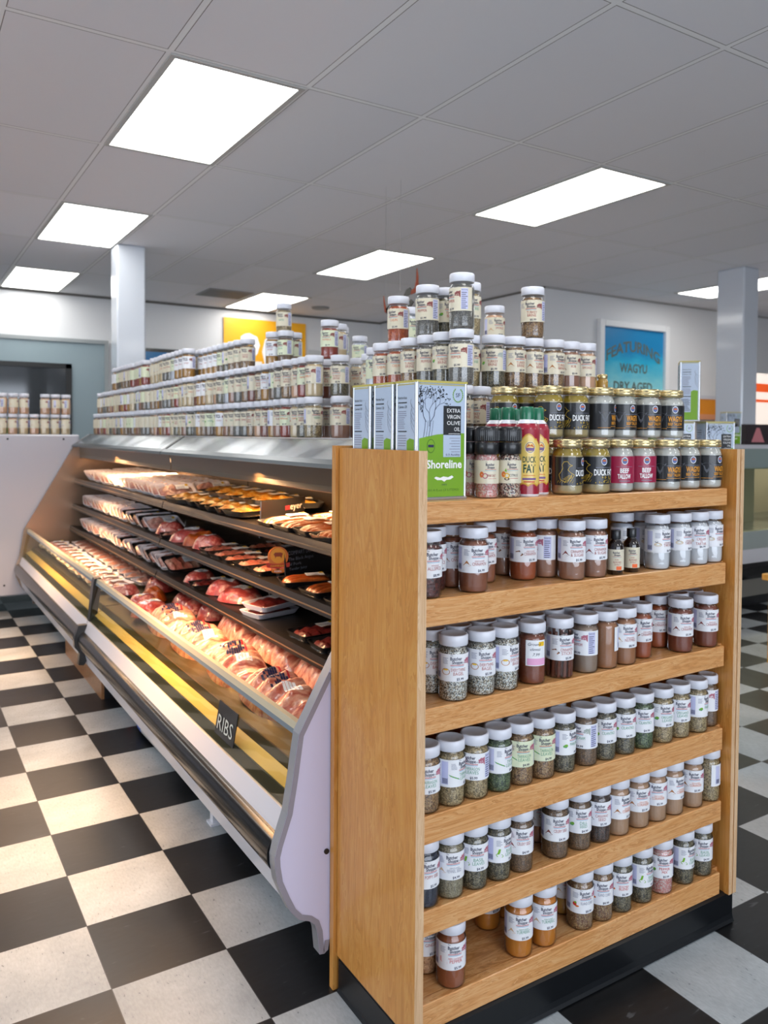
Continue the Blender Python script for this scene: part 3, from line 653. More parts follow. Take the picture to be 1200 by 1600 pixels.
# RIBS sign on the glass
t = thing('ribs_sign', 'black plate with white letters stuck to the case glass', 'sign', (0, 0, 0))
def gl(x, y, l): # x along -Y, y = height
    zz = .487+y; xx = .858+(.884-.858)*(zz-.53)/(.13) if zz > .53 else .847+(.858-.847)*(zz-.455)/.075
    return (xx-.006-l, 2.375-x, zz)
q = MB(); 
vs = [gl(0, 0, 0), gl(.155, 0, 0), gl(.155, .098, 0), gl(0, .098, 0)]; vb = [gl(0, 0, .003), gl(.155, 0, .003), gl(.155, .098, .003), gl(0, .098, .003)]
q.add(vs+vb, [(0, 1, 2, 3), (7, 6, 5, 4), (0, 4, 5, 1), (1, 5, 6, 2), (2, 6, 7, 3), (3, 7, 4, 0)], BLK); obj('plate', q, t)
p = Print(gl); p.text('RIBS', .0775, .018, .046, mat('sign_letter', '#b9c2bd', .5), width=.125, lift=.004); obj('lettering', p.mb, t)

# ------------------------------------------------------------------ meat packs
def hf_mesh(name, sx, sy, h, m, nx=30, ny=22, base=0.0, sup=3.0, thick=True):
    """closed heightfield h(x,y) over a superellipse of half sizes sx, sy"""
    vs = []; fs = []
    for j in range(ny+1):
        for i in range(nx+1):
            a, b_ = -1+2*i/nx, -1+2*j/ny
            k = (abs(a)**sup+abs(b_)**sup)**(1/sup); mx_ = max(abs(a), abs(b_))
            f = mx_/k if k > 1e-6 else 1
            x, y = a*f*sx, b_*f*sy
            e = 1-mx_**6
            vs.append((x, y, base+max(.001, h(x, y)*e)))
    for j in range(ny):
        for i in range(nx):
            k = j*(nx+1)+i; fs.append((k, k+1, k+nx+2, k+nx+1))
    q = MB(); q.add(vs, fs, m, True)
    if thick:
        k = len(vs); q.add([(x, y, base) for x, y, z_ in vs], [tuple(reversed(f)) for f in fs], m)
    return q.mesh(name)
def N3(x, y, s, seed): return noise.noise(Vector((x*s+seed*7.3, y*s-seed*3.1, seed*1.7)))
def tray_mesh(sx, sy, m, h=.022):
    q = MB(); w_ = .010
    pts = []
    def ring(kx, z):
        out = []
        for cx_, cy_, a0 in ((1, 1, 0), (-1, 1, 90), (-1, -1, 180), (1, -1, 270)):
            for k in range(5):
                a = math.radians(a0+k*22.5); out.append((cx_*(sx-kx-.02)+.02*math.cos(a), cy_*(sy-kx-.02)+.02*math.sin(a), z))
        return out
    rings = [ring(w_+.002, 0), ring(0, h), ring(.004, h), ring(w_+.006, .004)]; n = 20; vs = sum(rings, [])
    fs = [tuple(reversed(range(n)))]
    for j in range(3):
        for i in range(n): fs.append((j*n+i, j*n+(i+1) % n, (j+1)*n+(i+1) % n, (j+1)*n+i))
    fs.append(tuple(range(3*n, 4*n))); q.add(vs, fs, m); return q.mesh('tray')
def sticker(h, x, y, w_, d, big=False):
    p = Print(lambda a, b_, l: (a, b_, h(a, b_)+l), .0012); 
    for i in range(6): 
        for j in range(3):
            x0, x1 = x-w_/2+w_*i/6, x-w_/2+w_*(i+1)/6; y0, y1 = y-d/2+d*j/3, y-d/2+d*(j+1)/3
            p.mb.add([p.fn(x0, y0, .002), p.fn(x1, y0, .002), p.fn(x1, y1, .002), p.fn(x0, y1, .002)], [(0, 1, 2, 3)], INKW)
    for k in range(3): p.rect(x-w_*.42, x+w_*.2, y-d*.35+k*d*.2, y-d*.35+k*d*.2+d*.06, GREY, .003, .01)
    p.rect(x+w_*.28, x+w_*.5, y+d*.1, y+d*.5, YEL, .003, .01)
    return p.mb.mesh('price_label')
RIBM = flesh('rib_meat', [(.30, '#a03c30'), (.44, '#cf7a62'), (.56, '#e8ae90'), (.74, '#efcdb2')], (30, 8, 18), coat=.8, sc=1.3, bmp=1)
ROASTM = flesh('roast_meat', [(.3, '#8c2c2a'), (.5, '#b84a42'), (.62, '#d99384'), (.78, '#ecc9ba')], (16, 16, 16), coat=1, sc=1.2, bmp=1)
ORM = flesh('orange_sausage', [(.3, '#9c4218'), (.55, '#b85a24'), (.8, '#cf7c3c')], (20, 20, 20), coat=.35, bmp=.6)
YELM = flesh('yellow_marinade', [(.3, '#a65a12'), (.48, '#d8901c'), (.60, '#e6c268'), (.8, '#efe2bc')], (30, 30, 30), coat=.7, sc=1.4, bmp=1)
PALEM = flesh('pale_meat', [(.3, '#a9655a'), (.5, '#cf9a8c'), (.7, '#e6c6ba')], (18, 18, 18), coat=1, bmp=.8)
PORKM = flesh('pork_slices', [(.3, '#9a4136'), (.5, '#c77863'), (.68, '#e6bfa6')], (24, 10, 24), coat=.9, bmp=.6)
DARKM = flesh('dark_beef', [(.3, '#4e1716'), (.55, '#7a2a26'), (.8, '#a5564c')], (20, 20, 20), coat=.9, bmp=.6)
TRB = mat('black_tray', '#1c1b1c', .3, coat=.4); TRW = mat('white_foam_tray', '#e8e4ea', .45)
def pack(kind):
    """returns list of (part name, mesh)"""
    parts = []
    if kind.startswith('rib'):
        sd = int(kind[-1]); sx, sy = .19, .105
        def h(x, y): return .084*(1-.35*(x/sx)**2)*(1-.35*(y/sy)**2)+.010*math.sin((x*1.0+.25*y)*105+2*N3(x, y, 9, sd))+.009*N3(x, y, 22, sd)+.004*N3(x, y, 60, sd)
        parts.append(('ribs', hf_mesh('ribs', sx, sy, h, RIBM, 60, 36, sup=2.7)))
        he = lambda x, y: h(x, y)*(1-max(abs(x)/sx, abs(y)/sy)**6)
        p = Print(lambda a, b_, l: (a, b_, he(a, b_)+l), .0012)
        R = random.Random(sd)
        for i in range(17):
            for j in range(9):
                x, y = .0+i*.0078-.03, -.042+j*.0095
                if (j in (0,)): m_ = RED if i > 2 else None
                else: m_ = NAVY if R.random() < (.85 if abs(j-4) < 3 else .5) else None
                if m_: p.mb.add([p.fn(x, y, .002), p.fn(x+.0075, y, .002), p.fn(x+.0075, y+.0085, .002), p.fn(x, y+.0085, .002)], [(0, 1, 2, 3)], m_)
        for i in range(5):
            for j in range(4):
                x, y = -.105+i*.012, -.03+j*.013; p.mb.add([p.fn(x, y, .002), p.fn(x+.012, y, .002), p.fn(x+.012, y+.011, .002), p.fn(x, y+.011, .002)], [(0, 1, 2, 3)], INKW)
        parts.append(('printed_label', p.mb.mesh('printed_label')))
        return parts
    if kind.startswith('roast'):
        sd = int(kind[-1]); sx, sy = .10, .08
        def h(x, y): return .085*math.sqrt(max(0, 1-.75*((x/sx)**2+(y/sy)**2)*.8))+.012*N3(x, y, 18, sd)+.005*N3(x, y, 50, sd)
        parts.append(('meat', hf_mesh('meat', sx, sy, h, ROASTM, 30, 26, sup=2.2))); parts.append(('price_label', sticker(h, .01, 0, .07, .05)))
        return parts
    if kind == 'bag':
        def h(x, y): return .055+.02*N3(x, y, 25, 2)
        parts.append(('meat', hf_mesh('meat', .085, .07, h, ORM, 26, 22, sup=2.3)))
        q = MB(); n = 12
        vs = []
        for j in range(5):
            for i in range(n+1):
                a = -1+2*i/n; vs.append((a*.085*(1-.1*j), .03+.012*j+.006*math.sin(i*2+j), .05+.025*j+.006*math.sin(i*1.3)))
        q.add(vs, [(j*(n+1)+i, j*(n+1)+i+1, (j+1)*(n+1)+i+1, (j+1)*(n+1)+i) for j in range(4) for i in range(n)], FILM, True); parts.append(('plastic_bag', q.mesh('plastic_bag')))
        return parts
    sx, sy = .105, .075
    tr = {'sausage': TRB, 'yellow': TRB, 'pale': TRW, 'pork': TRB, 'dark': TRB, 'white': TRW}[kind]
    mt = {'sausage': ORM, 'yellow': YELM, 'pale': PALEM, 'pork': PORKM, 'dark': DARKM, 'white': DARKM}[kind]
    if kind == 'sausage':
        def h(x, y):
            w_ = .030; yy = ((y+.09) % w_)-w_/2; return .010+.019*math.sqrt(max(0, 1-(yy/(w_/2))**2))
    elif kind in ('pork', 'dark', 'white'):
        def h(x, y): u_ = ((x+.2+.1*y) % .045)/.045; return .012+.014*u_+.004*N3(x, y, 40, 4)
    else:
        def h(x, y): return .024+.012*N3(x, y, 30, 5)+.006*N3(x, y, 70, 6)
    parts.append(('tray', tray_mesh(sx, sy, tr)))
    parts.append(('meat', hf_mesh('meat', sx-.010, sy-.009, h, mt, 26, 20, .004, 4)))
    f = lambda x, y: .034+.003*N3(x, y, 25, 3)
    parts.append(('film', hf_mesh('film', sx-.003, sy-.003, f, FILM, 14, 10, 0, 6, thick=False)))
    parts.append(('price_label', sticker(lambda x, y: .0345+.003*N3(x, y, 25, 3), .03, 0, .07, .052)))
    return parts
PK = {}
def put_pack(kind, loc, rot, label, group, scale=1):
    if kind not in PK: PK[kind] = pack(kind)
    nm = {'rib': 'rib_pack', 'roa': 'roast_pack', 'bag': 'meat_bag'}.get(kind[:3], 'meat_tray')
    t = thing(nm, label, 'meat pack', loc, 0, group); t.rotation_euler = rot; t.scale = (scale,)*3
    if kind[:3] == 'roa': q_ = R.uniform(.82, 1.08); t.scale = (q_*R.uniform(.9, 1.15), q_, q_*R.uniform(.65, .95)); t.rotation_euler[2] = R.uniform(0, 6)
    for n_, me in PK[kind]: obj(n_, me, t)
    return t
R = random.Random(5)
H2 = PI/2
KD = {'sausage': 'orange sausages', 'yellow': 'yellow marinated meat', 'pale': 'pale pink meat', 'pork': 'sliced pork', 'dark': 'dark red beef', 'white': 'dark beef', 'bag': 'orange meat'}
def row(kinds, y0, y1, step, x, z, shelf, rowname, tilt=0, jit=.1, n0=1):
    y = y0; n = n0; k = 0
    while y < y1:
        kd = kinds[k % len(kinds)]; k += 1
        if kd != '-':
            dz = math.sin(tilt)*.07 if tilt else 0
            put_pack(kd, (x+R.uniform(-.006, .006), y, z+dz+.002), (tilt, R.uniform(-.02, .02)-.03, R.uniform(-jit, jit)),
                     (f"tray of {KD.get(kd)} on the {shelf}, {rowname}, {ordn(n)} from rack" if kd in KD else f"wrapped red roast on the {shelf}, {rowname}, {ordn(n)} from rack"), f'meat packs on the {shelf}', 1.12 if shelf[:3] == 'top' and not tilt else 1)
        n += 1; y += step
    return n
# top shelf
n = row(['sausage'], 2.10, 3.06, .166, 1.350, 1.046, 'top case shelf', 'front row', jit=.12)
row(['yellow'], 3.30, 4.28, .145, 1.350, 1.056, 'top case shelf', 'front row', jit=.35, n0=n)
n = row(['sausage'], 2.15, 3.0, .162, 1.570, 1.046, 'top case shelf', 'back row', jit=.12)
n = row(['yellow'], 3.30, 4.3, .160, 1.560, 1.080, 'top case shelf', 'back row', jit=.3, n0=n)
row(['yellow'], 3.36, 3.95, .165, 1.47, 1.098, 'top case shelf', 'upper layer', jit=.3)
row(['pale'], 4.42, 6.42, .102, 1.345, 1.052, 'top case shelf', 'front fanned row', tilt=.38, jit=.2)
row(['pale'], 4.42, 6.42, .110, 1.560, 1.060, 'top case shelf', 'back fanned row', tilt=.38, jit=.2)
# middle shelf
n = row(['sausage', 'sausage'], 2.12, 2.80, .2, 1.33, .846, 'middle case shelf', 'front row', jit=.25)
n = row(['pork'], 3.02, 3.66, .158, 1.335, .846, 'middle case shelf', 'front row', jit=.2, n0=n)
n = row(['dark', 'pork'], 3.12, 3.7, .17, 1.56, .846, 'middle case shelf', 'back row', jit=.2)
row(['roast1', 'bag', 'roast2', 'pork'], 3.80, 4.5, .17, 1.33, .846, 'middle case shelf', 'roast section', jit=.6, n0=n)
row(['pale', 'pork'], 4.62, 5.15, .10, 1.335, .850, 'middle case shelf', 'middle fanned row', tilt=.4, jit=.1)
row(['pale'], 5.2, 6.42, .100, 1.335, .850, 'middle case shelf', 'far fanned row', tilt=.42, jit=.22)
# lower shelf
row(['dark'], 2.1, 2.62, .17, 1.32, .676, 'lowest case shelf', 'dark corner', jit=.15)
put_pack('white', (1.305, 3.02, .678), (0, 0, .25), 'lower of two white foam trays of beef stacked on the lowest case shelf', 'white foam trays')
put_pack('white', (1.31, 3.01, .712), (.02, -.03, .32), 'upper of two white foam trays of beef stacked on the lowest case shelf', 'white foam trays')
row(['roast3', 'roast1', 'dark', 'roast2'], 3.34, 4.05, .185, 1.31, .676, 'lowest case shelf', 'front row', jit=.8)
row(['pork', 'pale', 'pale'], 4.2, 5.2, .10, 1.315, .680, 'lowest case shelf', 'middle fanned row', tilt=.4, jit=.1)
row(['pale'], 5.3, 6.42, .105, 1.315, .680, 'lowest case shelf', 'far fanned row', tilt=.42, jit=.22)
# deck: rib packs, roasts, pale trays
RP = [(1.085, 2.02, .532, 'rib1', 1.35), (1.30, 2.06, .545, 'rib2', 1.40), (1.075, 2.40, .532, 'rib3', 1.62), (1.295, 2.46, .545, 'rib1', 1.50), (1.08, 2.79, .532, 'rib2', 1.45), (1.295, 2.86, .545, 'rib3', 1.66), (1.075, 3.18, .532, 'rib1', 1.60), (1.295, 3.25, .545, 'rib2', 1.50), (1.08, 3.57, .532, 'rib3', 1.55)]
for i, (x, y, z, kd, rz) in enumerate(RP):
    put_pack(kd, (x, y, z), (0.06*(1 if i % 2 else -1), -.10, rz), f"vacuum pack of pink pork ribs in the case well, {'front' if i % 2 == 0 else 'rear'} row, {ordn(i//2+1)} from the rack", 'rib packs in the case well')
for i, (x, y) in enumerate([(1.05, 3.86), (1.28, 3.62), (1.06, 4.04), (1.26, 3.80), (1.27, 3.99), (1.06, 4.42), (1.26, 4.42)]):
    put_pack('roast%d' % (i % 3+1), (x, y, .545), (0, 0, R.uniform(0, 3)), f"shiny wrapped red roast in the case well, {ordn(i+1)} behind the ribs", 'roasts in the case well')
put_pack('bag', (1.15, 4.18, .54), (0, 0, 1.2), 'clear bag of orange meat standing up in the case well behind the ribs', 'meat bags')
row(['pale'], 4.65, 6.55, .157, 1.05, .538, 'case well', 'far front row', jit=.2)
row(['pale'], 4.65, 6.55, .165, 1.27, .548, 'case well', 'far rear row', jit=.2)
# black brand cards and the round pork sign
def card(loc, rz, w_, h_, label, lines, tilt=.1):
    t = thing('brand_card', label, 'sign', loc, rz); t.rotation_euler[0] = tilt
    q = MB(); q.box((-w_/2, 0, 0), (w_/2, .006, h_), TRB); obj('card', q, t)
    p = Print(lambda x, y, l: (x, -l-.0003, y))
    for txt, x, y, hh, m_, wd in lines: p.text(txt, x, y, hh, m_, 'l', wd)
    obj('lettering', p.mb, t); return t
ev = mat('letter_cream', '#d8cdc0', .5)
card((1.42, 3.14, 1.052), .57, .34, .085, 'black card lettered meyer between the sausages and yellow trays', [('m', .01, .035, .030, RED, .034), ('eyer', .048, .035, .030, ev, .095)], .05)
card((1.44, 3.16, .68), .45, .19, .095, 'black card lettered meyer behind the white foam trays on the lowest shelf', [('m', -.07, .055, .022, RED, .026), ('eyer', -.04, .055, .022, ev, .075)], -.15)
card((1.44, 2.90, .85), .35, .30, .12, 'black card with blue-white lettering behind the round orange pork sign', [('COMPART DUROC', -.13, .088, .016, GREYP, .17), ('The Black Angus', -.13, .066, .013, GREYP, .14), ('of Pork', -.13, .046, .012, GREYP, .07), ('Tender Juicy', -.13, .028, .011, GREYP, .10)], -.1)
t = thing('pork_sign', 'round orange pork sign on a stand on the middle case shelf', 'sign', (1.275, 2.87, .85), face(1.28, 2.87, .1))
q = MB(); q.lathe([(.040, -.004), (.040, .004)], mat('sign_rim', '#e07a1c', .4, coat=.4), 28, (0, 0, .085), ax='y'); q.box((-.006, -.003, 0), (.006, .003, .05), BLK); obj('disc', q, t)
p = Print(lambda x, y, l: (x, -.0045-l, y)); p.ell(0, .09, .030, .030, mat('sign_amber', '#f0a32c', .4), n=24)
p.poly([(-.018, .095), (-.012, .102), (.010, .102), (.018, .098), (.015, .088), (.012, .078), (.008, .086), (-.008, .086), (-.011, .078), (-.013, .088)], mat('sign_dark_orange', '#9a3c12', .4), .001)
p.poly([(-.046, .062), (-.044, .045), (0, .038), (.044, .045), (.046, .062), (0, .056)], mat('sign_red', '#c2321a', .4), .001); p.text('COMPART', 0, .046, .008, YEL, width=.06, lift=.0016)
p.poly([(-.03, .040), (0, .034), (.03, .040), (.024, .024), (0, .020), (-.024, .024)], mat('sign_rim', '#e07a1c', .4), .0008); p.text('PORK', 0, .025, .007, INKW, width=.028, lift=.0016); obj('artwork', p.mb, t)

# white cabinet beyond the cases
t = thing('white_cabinet', 'large plain white cabinet side beyond the far meat case', 'cabinet', (0, 0, 0))
b = MB(); b.box((-2.2, 6.72, .155), (1.27, 7.5, 1.394), mat('cabinet_white', '#b9b8c0', .35, coat=.2), .01); obj('body', b, t)
for i, x in enumerate((-2.0, -.6, .62, 1.15)):
    b = MB(); b.box((x, 6.9, 0), (x+.07, 6.97, .156), SIL); obj('leg', b, t)
b = MB()
for x, z in ((.72, .24), (.75, 1.36), (1.15, 1.36)): b.lathe([(.008, 6.7165), (.008, 6.721)], BLK, 10, (x, 0, z), ax='y')
obj('screw', b, t)

# second service case on the right
def service_case():
    t = thing('service_case', 'grey glass-fronted service case at the right behind the rack', 'display case', (4.3, 4.0, 0))
    def P(nm, pts, m, a=0, z=4.4):
        q = MB(); q.prism(pts, a, z, m, 'x'); return obj(nm, q, t)
    P('top', [(0, 1.32), (0, 1.352), (.95, 1.352), (.95, 1.32)], WHL)
    P('hood', [(.0, 1.325), (.02, 1.15), (.05, 1.15), (.06, 1.325)], mat('smoky_grey', '#9fb0ae', .25, metal=.4))
    P('back', [(.85, .45), (.95, .45), (.95, 1.32), (.85, 1.32)], mat('service_inner', '#a39d92', .45))
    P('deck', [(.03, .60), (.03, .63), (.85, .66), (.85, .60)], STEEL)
    P('front_glass', [(-.03, .645), (-.024, .645), (.024, 1.16), (.018, 1.16)], CASEGLASS)
    P('glass_sill', [(-.045, .50), (-.035, .645), (.02, .645), (.02, .50)], mat('sill_grey', '#a9b3b0', .3, metal=.3))
    P('white_rail', [(-.06, .39), (-.05, .50), (.02, .50), (.02, .39)], WHL)
    P('bumper', [(-.06, .39), (-.085, .36), (-.085, .29), (-.06, .26), (.02, .26), (.02, .39)], mat('black_bumper', '#1a1a1b', .22))
    P('lower_panel', [(-.03, .11), (-.05, .26), (.9, .26), (.9, .11)], mat('kick_grey', '#8a8780', .4, metal=.2))
    P('plinth', [(.08, 0), (.08, .11), (.9, .11), (.9, 0)], BLK)
    return t
service_case()
area('service_fill_lamp', (6.4, 4.5, 1.30), (3.6, .1), 24, (1, .95, .88), (0, 0, -1))  # added lamp that brightens the inside of the service case
b = MB(); b.box((7.2, 6.06, 1.68), (X1r-.1, 6.149, 1.86), mat('orange_band', '#e08d1a', .5)); b.box((7.2, 6.05, 1.86), (X1r-.1, 6.149, 1.90), WHL); b.box((7.2, 6.05, 1.62), (X1r-.1, 6.149, 1.68), mat('band_salmon', '#d8936a', .5))
tag(obj('fascia_board', b), 'orange fascia board with white top edge on the bay wall', 'fascia')
t = thing('menu_board', 'white and orange lit menu board at the right edge behind the pillar', 'sign', (7.62, 5.2, 1.35))
b = MB(); b.box((0, 0, 0), (1.0, .05, .75), mat('menu_white', '#fff1e4', .5, emit=.6)); obj('panel', b, t)
b = MB(); b.box((0, -.004, .55), (1.0, 0, .64), mat('menu_orange', '#f05a1e', .5, emit=.5)); b.box((0, -.004, .44), (1.0, 0, .47), mat('menu_orange', '#f05a1e', .5)); obj('stripe', b, t)
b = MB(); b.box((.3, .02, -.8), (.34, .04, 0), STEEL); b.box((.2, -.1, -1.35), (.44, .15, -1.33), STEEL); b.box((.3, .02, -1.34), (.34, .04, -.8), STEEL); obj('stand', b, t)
# wooden table corner with a parcel, right edge
t = thing('wooden_table', 'yellow wooden display table beyond the rack', 'table', (4.62, 2.50, 0))
WT = grain('table_wood', '#b9772c', '#d49a45', '#e2b05e', (2, 9, 9))
b = MB(); b.box((0, 0, .52), (.9, .5, .56), WT, .004); obj('table_top', b, t)
for x, y in ((.03, .03), (.82, .03), (.03, .42), (.82, .42)):
    b = MB(); b.box((x, y, 0), (x+.05, y+.05, .52), WT); obj('leg', b, t)
b = MB(); b.box((4.66, 2.72, .561), (4.95, 2.96, .66), mat('parcel_white', '#e9eaee', .4), .01); tag(obj('parcel', b), 'white wrapped parcel lying on the wooden display table', 'parcel')

# ------------------------------------------------------------------ wooden rack
XL, XR, YF, YB = .970, 2.040, 1.408, 1.762
rack = thing('wooden_display_rack', 'tall oak spice rack with six shelves on a black cove base', 'shelving', (0, 0, 0))
ZT = [1.268, 1.055, .815, .577, .365, .155]; ZB = [1.220, .995, .757, .514, .308, .092]
b = MB(); b.box((XL-.0215, YF, .090), (XL-.0022, YB, 1.380), WOODZ); b.box((XL-.0022, YF, .09), (XL, YB, 1.380), WOODZ)
b.box((XL-.0215, YF-.0015, .09), (XL, YF, 1.380), WOODE); obj('side_panel', b, rack)
b = MB(); b.box((XR, YF, .09), (XR+.017, YB, 1.380), WOODZ); b.box((XR, YF-.0015, .09), (XR+.0135, YF, 1.38), WOODE); b.box((XR+.0185, YF-.0015, .09), (XR+.033, YB, 1.38), WOODE); b.box((XR+.017, YF+.004, .095), (XR+.0185, YB, 1.375), mat('seam_dark', '#5a3a20', .7))
obj('side_panel', b, rack)
b = MB(); b.box((XL-.031, YB+.003, .0), (XR+.033, YB+.022, 1.386), WOODZ); obj('back_panel', b, rack)
for zt, zb in zip(ZT, ZB):
    b = MB(); b.box((XL, 1.447, zt-.018), (XR, YB, zt), WOODX); s = obj('shelf', b, rack)
    b = MB(); b.box((XL+.001, 1.4225, zb), (XR-.020, 1.4455, zt+.0005), WOODX, .002); obj('facia', b, s)
b = MB()
b.prism([(1.425, 0), (1.408, .004), (1.4125, .012), (1.4155, .025), (1.4155, .088), (1.425, .092), (1.75, .092), (1.75, 0)], XL-.021, XR+.03, COVE, 'x')
b.prism([(XL-.010, 0), (XL-.027, .003), (XL-.0225, .012), (XL-.0225, .085), (XL-.010, .088)], 1.413, 1.752, COVE, 'y')
obj('cove_base', b, rack)

# spice jars on the rack shelves
LK = {
 'allspice': (('whole', 'ALLSPICE'), '$8.99', INKR, 'berries', 'berry', 'whole allspice berries'),
 'cinnamon': (('ground', 'CINNAMON'), '$6.99', INKR, 'pile_brown', 'cinnamon', 'ground cinnamon'),
 'cinnamon6': (('ground', 'CINNAMON'), '$6.99', INKR, 'pile_brown', 'cinnamon', 'brown ground cinnamon priced 6.99'),
 'sticks': (('CINNAMON',), '$5.99', INKR, 'sticks', 'mild', 'shaded brown cinnamon'),
 'gcinnamon': (('ground', 'CINNAMON'), '$5.99', INKR, 'sticks', 'gcinnamon', 'orange-brown ground cinnamon'),
 'nutri_brown': (('CINNAMON',), '$5.99', INKR, 'pile_brown', 'mild', 'brown powder turned to its nutrition panel'),
 'cinnsugar': (('CINNAMON', '& SUGAR'), '$5.99', INKR, 'pile_red', 'mild', 'cinnamon and sugar'),
 'clear': (('CREAM',), '$6.99', GREY, 'bowl', 'clearw', 'pale greyish crystals behind the brown bottles'),
 'cream': (('cream of', 'TARTAR'), '$6.99', INKR, 'bowl', 'white', 'white powder with a bowl picture'),
 'tartar': (('CREAM', 'of', 'TARTAR'), '$6.99', INKR, 'bowl', 'white', 'white cream of tartar showing its name'),
 'everything': (('EVERYTHING', 'BAGEL'), '$5.99', INKR, 'bagel', 'every', 'speckled everything bagel seasoning'),
 'bagelpic': (('EVERYTHING', 'BAGEL'), '$5.99', INKR, 'bagel', 'every', 'speckled bagel seasoning showing the bagel picture'),
 'cloves': (('x',), '', INKR, None, 'cloves', 'brown clove powder with a handwritten label'),
 'cinnsticks': (('CINNAMON', 'STICKS'), '$5.99', INKR, 'sticks', 'saigon', 'whole cinnamon sticks'),
 'cardamom': (('CARDAMOM',), '$9.99', INKR, 'pile_tan', 'card', 'grey-brown cardamom'),
 'plainbrown': (('NUTMEG',), '$6.99', INKR, 'pile_tan', 'nutmeg', 'light brown powder with its label turned away'),
 'nutmeg': (('ground', 'NUTMEG'), '$8.99', INKR, 'pile_tan', 'nutmeg', 'ground nutmeg'),
 'saigon': (('saigon', 'CINNAMON'), '$5.99', INKR, 'pile_red', 'saigon', 'dark red-brown saigon cinnamon'),
 'tarragonb': (('TARRAGON', 'LEAVES'), '$5.99', INKG, 'sprig', 'herbb', 'brown tarragon leaves'),
 'tarpic': (('TARRAGON', 'LEAVES'), '$5.99', INKG, 'sprig', 'herbt', 'tarragon showing its leaf picture'),
 'tarragon5': (('TARRAGON', 'LEAVES'), '$5.99', INKG, 'sprig', 'herbt', 'tarragon leaves with a pig-head mark showing'),
 'tyme': (('THYME', 'LEAVES'), '$4.99', INKG, 'sprig', 'herbg', 'green thyme'),
 'tarragon4': (('TARRAGON', 'LEAVES'), '$4.99', INKG, 'sprig', 'herbb', 'tarragon with a pale green label'),
 'marjoram': (('MARJORAM',), '$4.99', INKG, 'leaf', 'herbd', 'marjoram with a green leaf picture'),
 'marjpig': (('MARJORAM',), '$4.99', INKG, 'leaf', 'seedb', 'marjoram with a grey pig-head mark'),
 'cilantro': (('CILANTRO',), '$4.99', INKG, 'leaf', 'herbd', 'dried cilantro'),
 'cilantrog': (('CILANTRO',), '$4.99', INKG, 'leaf', 'herbg', 'dark green cilantro'),
 'oregano': (('OREGANO', 'LEAVES'), '$5.99', INKG, 'leaf', 'herbt', 'oregano leaves'),
 'parsley': (('PARSLEY',), '$4.99', INKG, 'leaf', 'herbt', 'tan herb with a large green leaf picture'),
 'dillpig': (('DILL', 'WEED'), '$4.99', INKG, 'leaf', 'seedb', 'narrow jar of dill with a pig-head mark'),
 'poppy': (('POPPY SEED',), '$5.99', INKR, 'pile_dark', 'poppys', 'blue-black poppy seed'),
 'fennel': (('ground', 'FENNEL SEED'), '$4.99', GREY, 'pile_tan', 'fennel', 'greyish fennel seed'),
 'basil': (('BASIL', 'LEAVES'), '$4.99', INKG, 'scoop', 'herbd', 'basil leaves'),
 'basilpic': (('BASIL', 'LEAVES'), '$4.99', INKG, 'scoop', 'herbd', 'basil showing its green scoop picture'),
 'celery': (('CELERY SEED',), '$4.99', INKR, 'pile_red', 'seedb', 'celery seed'),
 'backbrown': (('CUMIN',), '$4.99', INKR, 'pile_brown', 'mild', 'shaded brown powder standing back from the edge'),
 'dill': (('DILL', 'SEED'), '$4.99', INKG, 'leaf', 'seedb', 'dill seed'),
 'caraway': (('CARAWAY', 'SEED'), '$5.99', INKR, 'pile_dark', 'seedd', 'dark caraway seed'),
 'corpic': (('ground', 'CORIANDER'), '$5.99', INKO, 'pile_brown', 'cori', 'coriander showing its brown heap picture'),
 'coriander': (('ground', 'CORIANDER'), '$5.99', INKO, 'pile_brown', 'cori', 'ground coriander'),
 'plainherb': (('HERBS',), '$5.99', INKG, 'leaf', 'herbt', 'tan herb with its label turned right'),
 'ginger': (('GINGER',), '$5.99', INKR, 'pile_red', 'ging', 'pinkish ginger bits'),
 'cayenne': (('red cayenne', 'PEPPER'), '$5.99', REDP, 'pepper', 'cay', 'red cayenne pepper'),
 'turmeric': (('ground', 'TURMERIC'), '$5.99', INKG, 'pile_tan', 'turm', 'orange turmeric'),
 'turmericback': (('ground', 'TURMERIC'), '$5.99', INKG, 'pile_tan', 'turm', 'shaded turmeric standing back'),
 'mustard': (('MUSTARD',), '$5.99', GREY, 'pile_tan', 'gold', 'shaded golden powder standing back'),
 'curry': (('ISLAND CURRY',), '$8.99', GREY, 'veg', 'curry', 'island curry'),
 'veg': (('vegetable', 'BLEND'), '$6.99', REDP, 'veg', 'herbd', 'vegetable blend with carrot picture'),
 'cayveg': (('PEPPER', 'MIX'), '$5.99', REDP, 'leaf', 'salt', 'reddish mix standing behind the basil'),
 'back3': (('EVERYTHING',), '$5.99', INKR, 'bagel', 'nutmeg', 'brown spice behind the front row'),
 'back4': (('HERBS',), '$4.99', INKG, 'leaf', 'herbd', 'herb behind the front row'),
}
